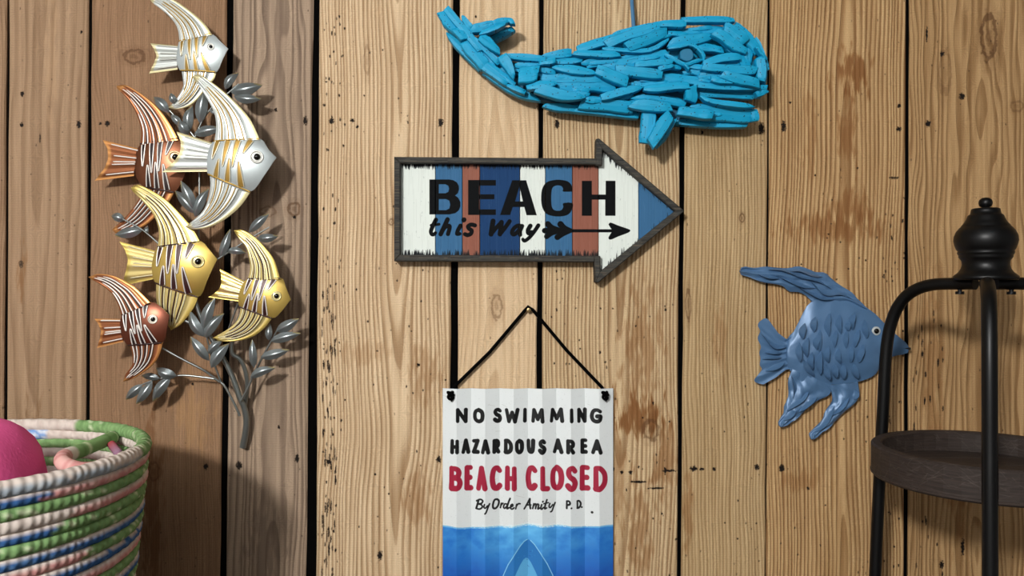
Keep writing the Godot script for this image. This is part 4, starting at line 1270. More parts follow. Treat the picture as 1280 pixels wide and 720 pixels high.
func build_hanging_sign():
	var c := Vector2(660, 486)
	var k := 0.990
	var t = thing("hanging_sign", "corrugated metal NO SWIMMING beach closed sign hanging on a black cord", "sign", place(c, k))
	var S := 3.2
	var ox := 553.0
	var oy := 486.0
	var lr := RandomNumberGenerator.new()
	lr.seed = 31
	var W := 684
	var H := 1024
	var p := Pic.new(W, H, Color(0.84, 0.86, 0.86))
	for q in 900:      # faint grime on the enamel
		var x := lr.randf() * W
		var y := lr.randf() * 560
		p.stroke([Vector3(x, y, lr.randf_range(0.5, 1.2)), Vector3(x + lr.randf_range(-3, 3), y + lr.randf_range(-3, 3), 0.5)], Color(0.55, 0.56, 0.55), 0.22)
	for q in 14:
		var x := lr.randf() * W
		var y := lr.randf() * 520
		p.stroke([Vector3(x, y, 0.7), Vector3(x + lr.randf_range(10, 40), y + lr.randf_range(-4, 12), 0.5)], Color(0.5, 0.48, 0.45), 0.35)
	var f4 := func(list: Array) -> Array:
		var out := []
		for v in list:
			out.append(540.0 + v / 4.0)
		return out
	var ink := Color(0.035, 0.04, 0.045)
	var red := Color(0.60, 0.12, 0.22)
	letters(p, "NO SWIMMING", f4.call([118, 178, 203, 262, 305, 350, 363, 437, 455, 472, 495, 562, 588, 660, 688, 705, 725, 775, 790, 852]), 510, 529, 2.35, ink, lr, ox, oy, S)
	letters(p, "HAZARDOUS AREA", f4.call([90, 135, 146, 190, 198, 238, 243, 290, 301, 342, 358, 405, 413, 460, 472, 515, 530, 572, 603, 657, 670, 717, 742, 780, 795, 852]), 548.7, 567.8, 2.45, ink, lr, ox, oy, S)
	letters(p, "BEACH CLOSED", f4.call([84, 152, 160, 205, 218, 277, 288, 350, 363, 424, 468, 527, 540, 590, 590, 660, 666, 730, 738, 792, 806, 878]), 582, 614, 3.3, red, lr, ox, oy, S)
	for q in [[565, 606, 562, 612], [567, 608, 565.5, 613], [571, 609, 569, 613.5], [562, 604, 561, 610]]:
		p.stroke([Vector3((q[0] - ox) * S, (q[1] - oy) * S, 3.2), Vector3((q[2] - ox) * S, (q[3] - oy) * S, 1.2)], red)
	# brush script line, in the four-times crop's points
	var sc := func(list: Array, r: float):
		var pts := []
		for i in range(0, list.size(), 2):
			pts.append(Vector2((540.0 + list[i] / 4.0 - ox) * S, (540.0 + list[i + 1] / 4.0 - oy) * S))
		if pts.size() > 2:
			pts = spline2(pts, 5)
		var out := []
		for i in pts.size():
			out.append(Vector3(pts[i].x, pts[i].y, r * S * 1.22))
		p.stroke(out, ink)
	sc.call([232, 342, 226, 364, 220, 384], 0.95)
	sc.call([222, 346, 240, 337, 253, 343, 247, 356, 231, 361, 247, 364, 250, 376, 237, 386, 219, 384], 0.8)
	sc.call([262, 361, 259, 374, 266, 379, 277, 368], 0.75)
	sc.call([287, 359, 279, 378, 270, 401, 264, 408], 0.8)
	sc.call([326, 340, 312, 342, 304, 364, 306, 382, 318, 384, 330, 370, 334, 350, 326, 340], 0.95)
	sc.call([341, 383, 346, 360, 344, 369, 354, 359], 0.75)
	sc.call([375, 362, 363, 362, 357, 377, 362, 384, 372, 374, 379, 358], 0.75)
	sc.call([390, 332, 382, 352, 374, 383, 384, 379], 0.85)
	sc.call([390, 376, 403, 368, 402, 360, 394, 366, 392, 380, 400, 384, 410, 377], 0.75)
	sc.call([418, 383, 423, 361, 421, 370, 431, 359, 440, 360], 0.75)
	sc.call([461, 387, 474, 366, 489, 338], 0.85)
	sc.call([489, 338, 488, 360, 492, 386], 0.95)
	sc.call([470, 370, 494, 368], 0.75)
	sc.call([503, 385, 509, 361, 507, 371, 516, 361, 521, 365, 517, 384], 0.8)
	sc.call([518, 374, 527, 361, 533, 365, 529, 384, 537, 379], 0.8)
	sc.call([548, 361, 543, 380, 548, 384, 556, 376], 0.8)
	sc.call([553, 347, 554, 346], 0.9)
	sc.call([574, 339, 566, 364, 563, 382, 572, 380], 0.85)
	sc.call([558, 357, 582, 354], 0.65)
	sc.call([589, 359, 585, 374, 592, 379, 604, 366], 0.75)
	sc.call([616, 357, 608, 376, 600, 397, 593, 401], 0.8)
	letters(p, "PD", [707.3, 713.6, 720.6, 727.2], 625.2, 636.2, 1.15, ink, lr, ox, oy, S)
	sc.call([696, 380, 697, 380], 0.9)
	sc.call([749, 379, 750, 379], 0.9)
	sc.call([800, 403, 801, 403], 1.2)
	# printed picture: plain blue water with surf along its top edge and a plain pointed blue shape
	var wl := func(x: float) -> float: return 657.5 + 1.0 * sin(x * 0.045) + 0.7 * sin(x * 0.13 + 1.0) - 0.008 * (x - 660)
	var n := FastNoiseLite.new()
	n.seed = 5
	n.frequency = 0.012
	n.fractal_octaves = 4
	for y in range(int((652 - oy) * S), H):
		for x in W:
			var px := x / S + ox
			var py := y / S + oy
			var d: float = py - wl.call(px)
			if d < 0:
				continue
			var nn := n.get_noise_2d(x, y * 1.4)
			var mid := exp(-pow((px - 655.0) / 62.0, 2.0))
			var col := Color(0.13, 0.42, 0.74).lerp(Color(0.42, 0.74, 0.92), clampf(mid * 0.75 * exp(-d / 46.0) + nn * 0.35 + 0.1, 0, 1))
			col = col.lerp(Color(0.07, 0.26, 0.62), clampf((d - 26.0) / 60.0 + nn * 0.4 - mid * 0.2, 0, 1))
			if d < 2.2:
				col = col.lerp(Color(0.55, 0.80, 0.90), 0.6)
			p.blend(x, y, col, clampf(d * 2.0, 0, 1))
	for q in 260:      # surf
		var px := lr.randfn(655, 34)
		var py: float = wl.call(px) + lr.randf_range(-2.2, 2.0)
		if px < 560 or px > 762:
			continue
		p.stroke([Vector3((px - ox) * S, (py - oy) * S, lr.randf_range(0.8, 2.0)), Vector3((px - ox) * S + lr.randf_range(-6, 6), (py - oy) * S + lr.randf_range(-2, 3), 0.7)], Color(0.86, 0.92, 0.94), 0.55)
	var out_l := [659, 675.5, 655, 677.5, 650, 683, 643, 693, 635, 706, 629, 720, 624, 742, 622, 770, 622, 812]
	var out_r := [696, 812, 697, 770, 695, 742, 691, 720, 684, 705, 676, 692, 668, 681, 663, 676.5]
	var shape := []
	for i in range(0, out_l.size(), 2):
		shape.append(Vector2((out_l[i] - ox) * S, (out_l[i + 1] - oy) * S))
	for i in range(0, out_r.size(), 2):
		shape.append(Vector2((out_r[i] - ox) * S, (out_r[i + 1] - oy) * S))
	p.fill([shape], Color(0.16, 0.44, 0.70))
	var sh2 := []
	for v in shape:
		sh2.append(Vector2((v.x - (659.5 - ox) * S) * 0.72 + (657.5 - ox) * S, (v.y - (676 - oy) * S) * 1.0 + (699 - oy) * S))
	p.fill([sh2], Color(0.40, 0.70, 0.86), 0.8)
	for i in 30:
		var a := lr.randf() * 0.9 + 0.05
		var yy := lr.randf_range(684, 790)
		var hw := clampf((yy - 676) * 0.62, 3, 32)
		var xx := 659.0 - hw + a * hw * 2
		p.stroke([Vector3((xx - ox) * S, (yy - oy) * S, 1.5), Vector3((xx - ox) * S + lr.randf_range(-8, 8), (yy - oy) * S + lr.randf_range(-4, 6), 0.6)], [Color(0.30, 0.62, 0.82), Color(0.13, 0.24, 0.55)][i % 2], 0.45)
	var rim := []
	for v in shape:
		rim.append(Vector3(v.x, v.y, 1.6))
	p.stroke(rim, Color(0.62, 0.83, 0.92), 0.85)
	var m := mat(Color.WHITE, 0.36, 0.0, 0.5)
	m.albedo_texture = p.texture()
	# folded sheet: twelve facets, high and low folds by turns
	var s := surf()
	var x0 := (553.0 - c.x) * 0.001 * k
	var x1 := (767.0 - c.x) * 0.001 * k
	var nf := 12
	var hgt := 0.320 * k
	var th := 0.0008
	for i in nf:
		var a := lerpf(x0, x1, float(i) / nf)
		var b := lerpf(x0, x1, float(i + 1) / nf)
		var za := 0.0050 if i % 2 == 0 else 0.0115
		var zb := 0.0115 if i % 2 == 0 else 0.0050
		var u0 := float(i) / nf * (214.0 * S / W)
		var u1 := float(i + 1) / nf * (214.0 * S / W)
		for v in [[a, 0, za, u0, 0], [b, 0, zb, u1, 0], [b, 1, zb, u1, 1], [a, 0, za, u0, 0], [b, 1, zb, u1, 1], [a, 1, za, u0, 1]]:
			s.set_uv(Vector2(v[3], v[4]))
			s.add_vertex(Vector3(v[0], -hgt * v[1], v[2]))
		for v in [[b, 0, zb, u1, 0], [a, 0, za, u0, 0], [a, 1, za, u0, 1], [b, 0, zb, u1, 0], [a, 1, za, u0, 1], [b, 1, zb, u1, 1]]:
			s.set_uv(Vector2(0.01, 0.01))
			s.add_vertex(Vector3(v[0], -hgt * v[1], v[2] - th))
		for e in [0.0, -hgt]:
			var q := [Vector3(a, e, za - th), Vector3(b, e, zb - th), Vector3(b, e, zb), Vector3(a, e, za)]
			if e == 0.0:
				quad(s, q[0], q[1], q[2], q[3])
			else:
				quad(s, q[3], q[2], q[1], q[0])
	done(s, "sheet", m, t)
	# cord over the screw, with a knot at each hole
	var cord := mat(Color(0.015, 0.015, 0.016), 0.95, 0.0, 0.15)
	var kl := loc(563.5, 494, c, k)
	var kr := loc(756, 494, c, k)
	var top := loc(661, 384.5, c, k)
	s = surf()
	tube(s, [Vector3(kl.x, kl.y, 0.009), Vector3(kl.x + 0.003, kl.y + 0.009, 0.006), Vector3(lerpf(kl.x, top.x, 0.5), lerpf(kl.y, top.y, 0.5) - 0.001, 0.004), Vector3(top.x - 0.005, top.y - 0.004, 0.004), Vector3(top.x - 0.001, top.y + 0.001, 0.004), Vector3(top.x + 0.005, top.y - 0.003, 0.004), Vector3(lerpf(kr.x, top.x, 0.5), lerpf(kr.y, top.y, 0.5) + 0.001, 0.004), Vector3(kr.x - 0.003, kr.y + 0.009, 0.006), Vector3(kr.x, kr.y, 0.009)], [0.0021], 8)
	done(s, "cord", cord, t)
	for q in [kl, kr]:
		s = surf()
		var pts := []
		for i in 40:
			var a := i / 39.0
			pts.append(Vector3(q.x + 0.0038 * cos(a * 19.0) * (1.0 - 0.4 * a), q.y + 0.0044 * sin(a * 12.0) , 0.0130 + 0.0018 * sin(a * 16.0)))
		tube(s, pts, [0.0017], 7)
		tube(s, [Vector3(q.x, q.y, 0.012), Vector3(q.x + 0.002, q.y - 0.004, 0.014), Vector3(q.x + 0.001, q.y - 0.0075, 0.012)], [0.0016, 0.0013, 0.0009], 6)
		done(s, "knot", cord, t)
	# the screw that carries the cord
	var sp := place(Vector2(661, 387.5), 0.996)
	var scr = thing("wall_screw", "small brass screw holding up the black sign cord", "screw", sp)
	s = surf()
	disc(s, Vector3(0, 0, 0.005), Basis.IDENTITY, 0.0033, 0.0012, 16)
	tube(s, [Vector3(0, 0, -0.004), Vector3(0, 0, 0.005)], [0.0014, 0.0018], 8)
	done(s, "head", mat(Color(0.62, 0.52, 0.36), 0.35, 0.8), scr)
	s = surf()
	box(s, Vector3(-0.0014, -0.0003, 0.006), Vector3(0.0014, 0.0003, 0.00635))
	box(s, Vector3(-0.0003, -0.0014, 0.006), Vector3(0.0003, 0.0014, 0.00636))
	done(s, "cross_slot", mat(Color(0.08, 0.07, 0.06), 0.6), scr)

# ------------------------------------------------------------------ blue fish
func build_blue_fish():
	var c := Vector2(1030, 440)
	var k := 0.985
	var t = thing("blue_metal_fish", "blue painted sheet metal angelfish with raised scales behind the stand", "wall decoration", place(c, k))
	var m := mat(Color(0.30, 0.43, 0.57), 0.4, 0.15)
	var n := FastNoiseLite.new()
	n.seed = 8
	n.frequency = 1.0
	var s := surf()
	var ripple := func(amp: float, fx: float, fy: float, z: float) -> Callable:
		return func(p, u, v): return z + amp * n.get_noise_2d(v * fx + 3.0, u * fy) + 0.4 * amp * sin(u * 13.0 + v * 9.0) + 0.003 * sin(PI * u)
	# the body as one sheet from tail joint to lips
	s = surf()
	var upper := locs([984, 441, 986, 424, 993, 416, 1004, 396, 1012, 381, 1026, 374, 1060, 374, 1084, 383.7, 1096, 392.5, 1104, 400.3, 1115, 412, 1131, 425.5, 1137, 431, 1138, 433.5], c, k)
	var lower := locs([984, 441, 985, 456, 990, 464, 1001, 475, 1012, 481, 1035, 482, 1073, 478, 1095, 470, 1103, 456, 1111, 449, 1121, 445.3, 1131, 443.6, 1135, 443, 1136.6, 441.5], c, k)
	sheet(s, upper, lower, 18, 30, 0.0012, func(p, u, v): return 0.010 + 0.010 * sin(PI * clampf(u, 0.0, 1.0)) * sin(PI * clampf(v * 0.9 + 0.05, 0, 1)) + 0.0022 * n.get_noise_2d(p.x * 60.0, p.y * 34.0))
	done(s, "body", m, t)
	# mouth slit
	s = surf()
	var mo := locs([1139, 437.5, 1131, 435.3, 1139, 434.5], c, k)
	slab(s, [mo[0], mo[1], mo[2]], 0.0095, 0.0145, 0.0001)
	done(s, "mouth_slit", mat(Color(0.03, 0.03, 0.03), 0.9), t)
	var fins := [
		["dorsal_fin", [926, 339, 930, 333, 945, 334.6, 957.5, 333, 968.6, 334, 986.7, 335, 1000.6, 332.5, 1014.4, 336.7, 1023, 340, 1034, 340.5, 1040, 346, 1051, 355.6, 1064.7, 364.3, 1076, 375, 1085, 384], [926, 339, 929, 344, 936.7, 345.7, 947.8, 350.6, 957.5, 353.3, 972.8, 355.4, 981, 358, 989.4, 364.4, 1000.6, 365, 1010, 369, 1015.8, 375, 1024, 383, 1040, 382, 1060, 384, 1085, 390], 0.0035, 7.0, 4.0, 0.009, 34],
		["ventral_fin", [992, 462, 986.7, 478.3, 987.5, 495, 982.5, 508.3, 981.5, 516.7, 975, 526.7, 974.5, 532, 977, 534.5], [1042, 482, 1040, 492, 1033, 497.5, 1023.3, 501.7, 1011.7, 511.7, 998.3, 523.3, 984, 533, 977, 534.5], 0.003, 6.0, 4.0, 0.010, 22],
		["ventral_fin", [1036, 482, 1041, 490, 1042, 498, 1040.5, 504, 1033.3, 515, 1029, 526.7, 1018.3, 536.7, 1012.5, 543, 1015, 549.5], [1074, 478, 1076, 493.3, 1071.7, 503.3, 1060, 513.3, 1050, 523.3, 1038.3, 535, 1028.3, 542, 1019, 550, 1015, 549.5], 0.0025, 6.0, 4.0, 0.011, 22],
	]
	for f in fins:
		s = surf()
		sheet(s, locs(f[1], c, k), locs(f[2], c, k), 16, f[7], 0.0012, ripple.call(f[3], f[4], f[5], f[6]))
		done(s, f[0], m, t)
	s = surf()
	var tail_end := locs([961, 399, 957, 398, 951, 403, 949, 408, 951.7, 414, 949, 423.3, 952.4, 433, 951, 441.4, 952.4, 448.3, 951, 456.7, 954.4, 462, 950, 468, 944.5, 475, 947, 479, 955.8, 481], c, k)
	var tail_mid := locs([974, 416.4, 970, 428, 969, 441, 969, 456, 970, 473], c, k)
	var tail_in := locs([997, 419, 994, 430, 993, 441, 994, 452, 996, 461], c, k)
	var tail_knee := locs([984, 424, 981, 432, 981, 441, 981, 452, 984, 462.5], c, k)
	var tz := func(p, _u, v): return 0.0105 + 0.0011 * sin(v * 31.0 + 1.0) + 0.0008 * n.get_noise_2d(p.x * 60.0, p.y * 60.0)
	sheet(s, tail_end, tail_mid, 8, 40, 0.0012, tz)
	sheet(s, tail_mid, tail_knee, 6, 40, 0.0012, tz)
	sheet(s, tail_knee, tail_in, 6, 40, 0.0012, tz)
	done(s, "tail_fin", m, t)
	# folds: raised creases on the fins
	var fold := func(parent: Node, pts: Array, w: float, z: float, called: String):
		var ss := surf()
		var line := resample(locs(pts, c, k), 12)
		var la := []
		var lb := []
		for j in 13:
			var d: Vector2 = (line[min(j + 1, 12)] - line[max(j - 1, 0)]).normalized()
			var nr := Vector2(-d.y, d.x)
			var ww := w * 0.001 * maxf(0.06, sin(PI * j / 12.0))
			la.append(line[j] + nr * ww)
			lb.append(line[j] - nr * ww)
		sheet(ss, la, lb, 5, 12, 0.001, func(_p, u, v): return z + (0.0065 * pow(u, 1.5) if called == "fold" else 0.0085 * (1.0 - u)) * sqrt(sin(PI * clampf(v, 0.01, 0.99))))
		done(ss, called, m, parent)
	var dors: Node = t.get_node("dorsal_fin")
	for q in [[962, 337, 980, 337, 1000, 344, 1022, 350, 1040, 361], [985, 340, 1000, 337, 1018, 344, 1030, 346], [975, 346, 990, 352, 1005, 357, 1024, 360], [945, 341, 960, 345, 975, 348], [1015, 352, 1030, 366, 1050, 366, 1066, 374], [1000, 360, 1014, 366, 1028, 372, 1046, 374]]:
		fold.call(dors, q, 3.0, 0.0115, "fold")
	var tail: Node = t.get_node("tail_fin")
	for q in [[953, 418, 962, 428, 970, 434, 984, 434], [954, 449, 964, 446, 978, 447], [958, 464, 970, 459, 982, 453], [957, 441, 968, 440, 978, 441]]:
		fold.call(tail, q, 2.4, 0.0115, "fold")
	var ven: Node = t.get_node("ventral_fin")
	for q in [[984, 514, 994, 504, 1004, 497, 1012, 489], [1000, 515, 1010, 504, 1022, 497], [990, 470, 994, 485, 992, 498], [980, 526, 988, 518, 996, 512]]:
		fold.call(ven, q, 3.0, 0.0120, "fold")
	for ch in t.get_children():
		if ch.name.begins_with("ventral_fin") and ch != ven:
			for q in [[1018, 541, 1028, 532, 1036, 520, 1044, 508], [1040, 520, 1050, 510, 1058, 500, 1062, 494], [1068, 500, 1070, 492, 1069, 487]]:
				fold.call(ch, q, 2.6, 0.0125, "fold")
	# scales: lifted crescents on the body
	var body: Node = t.get_node("body")
	for q in [[1067, 391, 1061, 402, 1064, 413], [1072, 411, 1066, 424, 1066, 435], [1077, 430, 1072, 444, 1072, 453], [1036, 392, 1031, 406, 1034, 422], [1044, 412, 1039, 424, 1041, 435], [1048, 393, 1045, 406, 1049, 418], [1056, 412, 1053, 425, 1055, 436], [1063, 430, 1060, 442, 1062, 453],
		[1034, 432, 1030, 444, 1034, 453], [1046, 434, 1044, 446, 1049, 455], [1024, 412, 1020, 426, 1022, 440], [1032, 456, 1031, 466, 1036, 475], [1042, 455, 1041, 464, 1044, 472], [1053, 455, 1051, 464, 1053, 473], [1066, 454, 1066, 464, 1071, 473],
		[1018, 396, 1014, 405, 1016, 415], [1009, 422, 1004, 433, 1007, 446], [1003, 449, 1007, 460, 1016, 470], [1023, 416, 1017, 428, 1019, 438], [1025, 438, 1021, 452, 1024, 468], [1014, 440, 1010, 452, 1014, 462], [1005, 404, 1000, 414, 1002, 424], [998, 428, 996, 440, 999, 452], [1060, 402, 1056, 408, 1058, 414], [1079, 400, 1078, 412, 1081, 424]]:
		fold.call(body, q, 2.3, 0.0180, "scale")
	# eye
	var ep := loc(1094.5, 413.7, c, k)
	s = surf()
	disc(s, Vector3(ep.x, ep.y, 0.0165), Basis.IDENTITY, 0.0056, 0.0016, 20)
	var eye := done(s, "eye", mat(Color(0.66, 0.68, 0.68), 0.35), t)
	eye.set_meta("label", "round white eye")
	s = surf()
	disc(s, Vector3(ep.x, ep.y, 0.0174), Basis.IDENTITY, 0.0033, 0.0021, 16)
	done(s, "pupil", mat(Color(0.01, 0.01, 0.01), 0.1), eye)

# ------------------------------------------------------------------ tiered stand
func build_tier_stand():
	var at := Vector3(0.4736, 0.95, 0.2)
	var t = thing("tiered_tray_stand", "black metal tiered stand with turned finial and dark wooden tray", "tiered stand", at)
	var black := mat(Color(0.014, 0.014, 0.016), 0.4, 0.0, 0.36)
	var s := surf()
	var prof := []
	for q in [[0, 350], [35.5, 350], [36.5, 347.5], [36, 345], [30.5, 340.5], [27.5, 336], [26.3, 331], [26.8, 326], [28.5, 323.5], [30.2, 321], [29.6, 319.3], [30.8, 317.8], [31.6, 315.5], [30.8, 313.8], [32.6, 311.5], [34.2, 307], [35.6, 301], [35, 295], [32.5, 289], [29, 284.5], [27.2, 283], [27.0, 282], [24, 278.5], [21.5, 274], [20, 270], [19, 268.6], [17.2, 267.6], [16.4, 264], [16, 261.5], [14, 260.4], [4, 260.2], [4, 259.5], [7, 257.5], [8, 254], [7.2, 250], [4, 247.4], [0, 246.8]]:
		prof.append(Vector2(q[0] * 0.0008, 1.5 + (360 - q[1]) * 0.0008 - 0.95))
	lathe(s, prof, 40)
	done(s, "finial", black, t)
	var dirs := [Vector2(-0.485, 0.875), Vector2(-0.515, -0.857), Vector2(1.0, -0.02)]
	for d in dirs:
		var pts := []
		for q in [[0.010, 1.5045], [0.03, 1.5045], [0.055, 1.5035], [0.075, 1.4975], [0.09, 1.4855], [0.1015, 1.464], [0.1085, 1.43], [0.1125, 1.36], [0.1150, 1.32], [0.122, 1.18], [0.132, 0.95]]:
			pts.append(Vector3(d.x * q[0], q[1] - 0.95, d.y * q[0]))
		s = surf()
		tube(s, spline3(pts, 6), [0.0064], 14)
		var leg := done(s, "leg", black, t)
		s = surf()
		tube(s, [Vector3(d.x * 0.026, 0.5535, d.y * 0.026), Vector3(d.x * 0.026, 0.5435, d.y * 0.026)], [0.002, 0.002], 8)
		tube(s, [Vector3(d.x * 0.026, 0.5465, d.y * 0.026), Vector3(d.x * 0.026, 0.5435, d.y * 0.026)], [0.0042, 0.0042], 8)
		done(s, "bolt", black, leg)
	# tray
	var wood := Pic.new(512, 256, Color(0.19, 0.16, 0.145))
	var lr := RandomNumberGenerator.new()
	lr.seed = 66
	for q in 900:
		var x := lr.randf_range(-60, 512)
		var y := lr.randf() * 256
		var cc: Color = [Color(0.11, 0.085, 0.07), Color(0.22, 0.175, 0.15), Color(0.14, 0.11, 0.095)][lr.randi() % 3]
		wood.stroke([Vector3(x, y, 1.4), Vector3(x + lr.randf_range(30, 120), y + lr.randf_range(-3, 3), 0.7)], cc, 0.4)
	for q in 260:     # pale scuffs
		var x := lr.randf() * 512
		var y := lr.randf() * 256
		wood.stroke([Vector3(x, y, 0.7), Vector3(x + lr.randf_range(6, 30), y + lr.randf_range(3, 18), 0.4)], Color(0.42, 0.38, 0.35), 0.45)
	var wm := mat(Color.WHITE, 0.62, 0.0, 0.35)
	wm.albedo_texture = wood.texture()
	wm.uv1_triplanar = true
	wm.uv1_scale = Vector3(6, 9, 6)
	var ro := 0.1055
	var ri := 0.094
	var yt := 1.340 - 0.95
	var yb := 1.3075 - 0.95
	s = surf()
	lathe(s, [Vector2(ri, yb), Vector2(ro - 0.002, yb), Vector2(ro, yb + 0.002), Vector2(ro, yb + 0.004), Vector2(ro - 0.0006, yb + 0.0045), Vector2(ro - 0.0006, yt - 0.002), Vector2(ro - 0.0026, yt), Vector2(ri + 0.002, yt), Vector2(ri, yt - 0.002), Vector2(ri, yb)], 44, Vector3.ZERO, false)
	var tray := done(s, "tray_rim", wm, t)
	for i in 5:     # boards of the tray bottom
		var z0 := -ri + i * ri * 2 / 5.0 + 0.0004
		var z1 := -ri + (i + 1) * ri * 2 / 5.0 - 0.0004
		var poly := []
		for j in 9:
			var z := lerpf(z0, z1, j / 8.0)
			poly.append(Vector2(sqrt(maxf(0, ri * ri - z * z)) + 0.0005, z))
		for j in range(8, -1, -1):
			var z := lerpf(z0, z1, j / 8.0)
			poly.append(Vector2(-sqrt(maxf(0, ri * ri - z * z)) - 0.0005, z))
		s = surf()
		slab(s, poly, 0.0, 0.010, 0.0006)
		var b := done(s, "bottom_board", wm, tray)
		b.rotation = Vector3(-PI / 2, 0, 0)
		b.position.y = yb + 0.001

# ------------------------------------------------------------------ coiled basket
const BK := Vector3(-0.520, 0.95, 0.287)
const BR := 0.181
const BTOP := 1.354

func fabric(kind: int, x: float, y: float, n: FastNoiseLite) -> Color:
	var g := n.get_noise_2d(x * 420.0, y * 900.0)
	match kind:
		0:
			return srgb(206, 194, 184) if g > -0.25 else srgb(190, 176, 166)
		1:
			return srgb(124, 158, 104) if g > -0.1 else (srgb(108, 142, 90) if g > -0.45 else srgb(196, 208, 170))
		2:
			return srgb(58, 96, 146) if g > -0.3 else srgb(88, 124, 168)
		3:
			return srgb(196, 138, 134) if g > -0.2 else srgb(208, 164, 156)
		4:
			return srgb(206, 212, 220) if g > 0.0 else srgb(118, 154, 204)
	return srgb(158, 168, 176) if g > -0.2 else srgb(186, 188, 188)

func build_basket():
	var t = thing("coiled_basket", "round coiled fabric rope basket in green, pink, blue and white", "basket", BK)
	var m := vmat(0.92, 0.0, 0.2)
	var pk := Pic.new(128, 64, Color(0.5, 0.5, 0.5))      # puckers of the wrapped cloth
	for x in 128:
		for y in 64:
			var wv := 0.5 + 0.5 * sin(TAU * (x / 32.0 + 0.12 * sin(TAU * y / 64.0) + 0.1 * sin(TAU * x / 128.0)))
			pk.blend(x, y, Color(wv, wv, wv), 1.0)
	m.heightmap_enabled = true
	m.heightmap_texture = pk.texture()
	m.heightmap_scale = 0.07
	var n := FastNoiseLite.new()
	n.seed = 19
	n.frequency = 1.0
	n.fractal_octaves = 2
	var lr := RandomNumberGenerator.new()
	lr.seed = 55
	var pitch := 0.0098
	var coils := int((BTOP - 0.95) / pitch)
	# cloth of each turn, top first: where it changes, then right and left of that (g green, p pale with a pink edge, b pale with a blue edge, c pale)
	var order := [[0.0, "c", "c"], [0.5, "p", "b"], [9.0, "g", "g"], [0.35, "p", "c"], [0.45, "g", "b"], [0.95, "g", "p"], [9.0, "b", "b"], [0.3, "g", "p"], [0.7, "b", "b"], [0.5, "p", "g"], [0.9, "g", "c"], [0.2, "b", "p"], [0.6, "g", "b"]]
	for i in coils:
		var y := BTOP - 0.95 - 0.006 - i * pitch
		var r := BR - 0.006 - (i * pitch) * 0.10
		var rad := 0.0058 if i > 0 else 0.0066
		var kinds: Array = order[i % order.size()]
		var segs := 216
		var sides := 10
		var rings := []
		var ph := lr.randf() * TAU
		for a in segs + 1:
			var th := TAU * (a % segs) / segs
			var ring := []
			var crink := 1.0 + 0.055 * sin(th * 74.0 + i) + 0.05 * n.get_noise_2d(th * 9.0, i * 3.0)
			var wob := 0.0012 * n.get_noise_2d(cos(th) * 2.0 + i * 0.6, sin(th) * 2.0)
			for q in sides:
				var f := TAU * q / sides
				var rr := rad * crink
				var px := r + wob + rr * cos(f)
				var p := Vector3(px * cos(th), y + rr * 1.03 * sin(f), px * sin(th))
				var edge := 0.2 * sin(th * 3.0 + ph) + 0.16 * n.get_noise_2d(th * 6.0, i * 7.0)
				var inside := cos(f) < -0.2
				var kind := 0
				var wind := wrapf(th + 0.03 * sin(f * 2.0), -PI, PI)
				if i == 0:
					kind = 1 if th > 4.95 and th < 6.15 else 0
					if wind > -0.15 and wind < 1.0 and sin(f) < edge + 0.1:
						kind = 5
				elif inside:
					kind = [0, 0, 1, 0, 1, 0][i % 6]
					if i == 1 and th > 4.3 and th < 4.75:
						kind = 4
					elif i == 2 and th < 4.5:
						kind = 0
				else:
					match (kinds[1] if wind < kinds[0] + edge * 0.1 else kinds[2]):
						"g": kind = 1
						"p": kind = 3 if sin(f) < edge + 0.3 else 0
						"b": kind = 2 if sin(f) < edge + 0.35 else 0
				ring.append([p, fabric(kind, th * 0.17 + i * 0.3, f * 0.006, n), Vector2(a * 36.0 / segs, float(q) / sides)])
			rings.append(ring)
		var s := surf()
		s.set_smooth_group(0)
		for a in segs:
			for q in sides:
				var q2 := (q + 1) % sides
				var v := [rings[a][q], rings[a + 1][q], rings[a + 1][q2], rings[a][q2]]
				for e in [0, 1, 2, 0, 2, 3]:
					s.set_color(v[e][1])
					s.set_uv(Vector2(v[e][2].x, v[e][2].y if not (q2 == 0 and e >= 2 and v[e][2].y == 0.0) else 1.0))
					s.add_vertex(v[e][0])
		done(s, "rope_coil" if i > 0 else "rim_coil", m, t)
	var s := surf()
	lathe(s, [Vector2(0.0, 0.0005), Vector2(BR - 0.048, 0.0005), Vector2(BR - 0.048, 0.009), Vector2(0.0, 0.009)], 40)
	done(s, "base", mat(Color(0.72, 0.68, 0.6), 0.9), t)
	# folded carrying loop inside the rim
	var lp := []
	var lc := []
	var h := [Vector3(0.098, 0.392, -0.135), Vector3(0.103, 0.3935, -0.105), Vector3(0.104, 0.3930, -0.065), Vector3(0.107, 0.3945, -0.025), Vector3(0.1175, 0.3920, -0.006), Vector3(0.1326, 0.387, -0.006), Vector3(0.142, 0.384, -0.025), Vector3(0.150, 0.381, -0.055)]
	lp = spline3(h, 8)
	for i in lp.size():
		var f := float(i) / lp.size()
		lc.append(fabric(1 if f < 0.36 else 3, f * 0.3, 0.0, n) if (f < 0.36 or f > 0.42) else srgb(214, 206, 194))
	s = surf()
	tube(s, lp, [0.0068], 12, lc)
	done(s, "handle", m, t)
	s = surf()
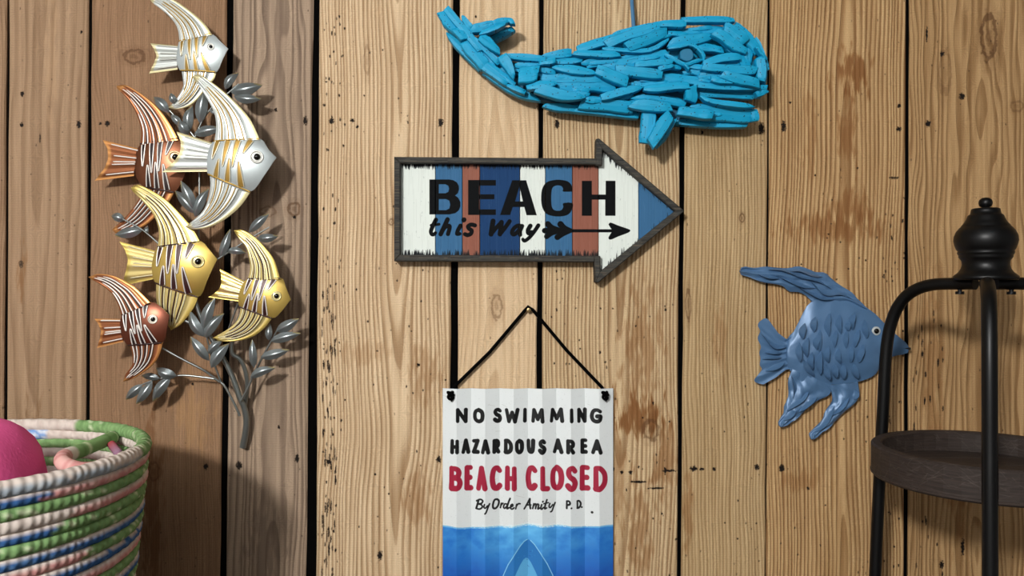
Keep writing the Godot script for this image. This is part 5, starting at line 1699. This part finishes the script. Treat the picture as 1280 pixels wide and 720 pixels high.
	tube(s, [Vector3(0.112, 0.392, -0.10), Vector3(0.122, 0.384, -0.095), Vector3(0.124, 0.372, -0.092)], [0.004, 0.0045, 0.003], 8, [srgb(150, 60, 60), srgb(140, 110, 130), srgb(150, 50, 60)])
	done(s, "handle_tack", m, t)

func build_cushion():
	var t = thing("pink_fleece_cushion", "bright pink fleece cushion tucked inside the coiled basket", "cushion", Vector3(-0.520, 0.9595, 0.302))
	var s := surf()
	var n := FastNoiseLite.new()
	n.seed = 3
	n.frequency = 9.0
	var prof := []
	for i in 25:
		var a := PI * i / 24.0
		var cr := pow(sin(a), 0.42)
		prof.append(Vector2(0.109 * cr, 0.212 - 0.212 * signf(cos(a)) * pow(absf(cos(a)), 0.5)))
	s.set_smooth_group(0)
	var nn := 48
	var pt := func(i: int, k: int) -> Vector3:
		var a := TAU * (k % nn) / nn
		var q: Vector2 = prof[i]
		var b := 1.0 + 0.10 * n.get_noise_3d(cos(a) * 0.08, q.y * 0.6, sin(a) * 0.08)
		return Vector3(q.x * cos(a) * b, q.y, q.x * sin(a) * b)
	for i in 24:
		for k in nn:
			if i > 0:
				tri(s, pt.call(i, k), pt.call(i, k + 1), pt.call(i + 1, k + 1))
			tri(s, pt.call(i, k), pt.call(i + 1, k + 1), pt.call(i + 1, k))
	var m := mat(Color(0.91, 0.37, 0.61), 0.95, 0.0, 0.2)
	m.rim_enabled = true
	m.rim = 0.1
	m.rim_tint = 0.6
	var nt := NoiseTexture2D.new()
	var fn := FastNoiseLite.new()
	fn.seed = 4
	fn.frequency = 0.12
	nt.noise = fn
	nt.seamless = true
	nt.width = 256
	nt.height = 256
	m.heightmap_enabled = true
	m.heightmap_texture = nt
	m.heightmap_scale = 0.03
	m.uv1_triplanar = true
	m.uv1_scale = Vector3(8, 8, 8)
	done(s, "cover", m, t)
	# seam piping round the cushion
	var pts := []
	for i in range(1, 24):
		var q: Vector2 = prof[i]
		pts.append(Vector3(-q.x * 0.99, q.y, 0.0))
	s = surf()
	tube(s, pts, [0.002], 6)
	done(s, "seam", mat(Color(0.80, 0.24, 0.48), 0.95), t)
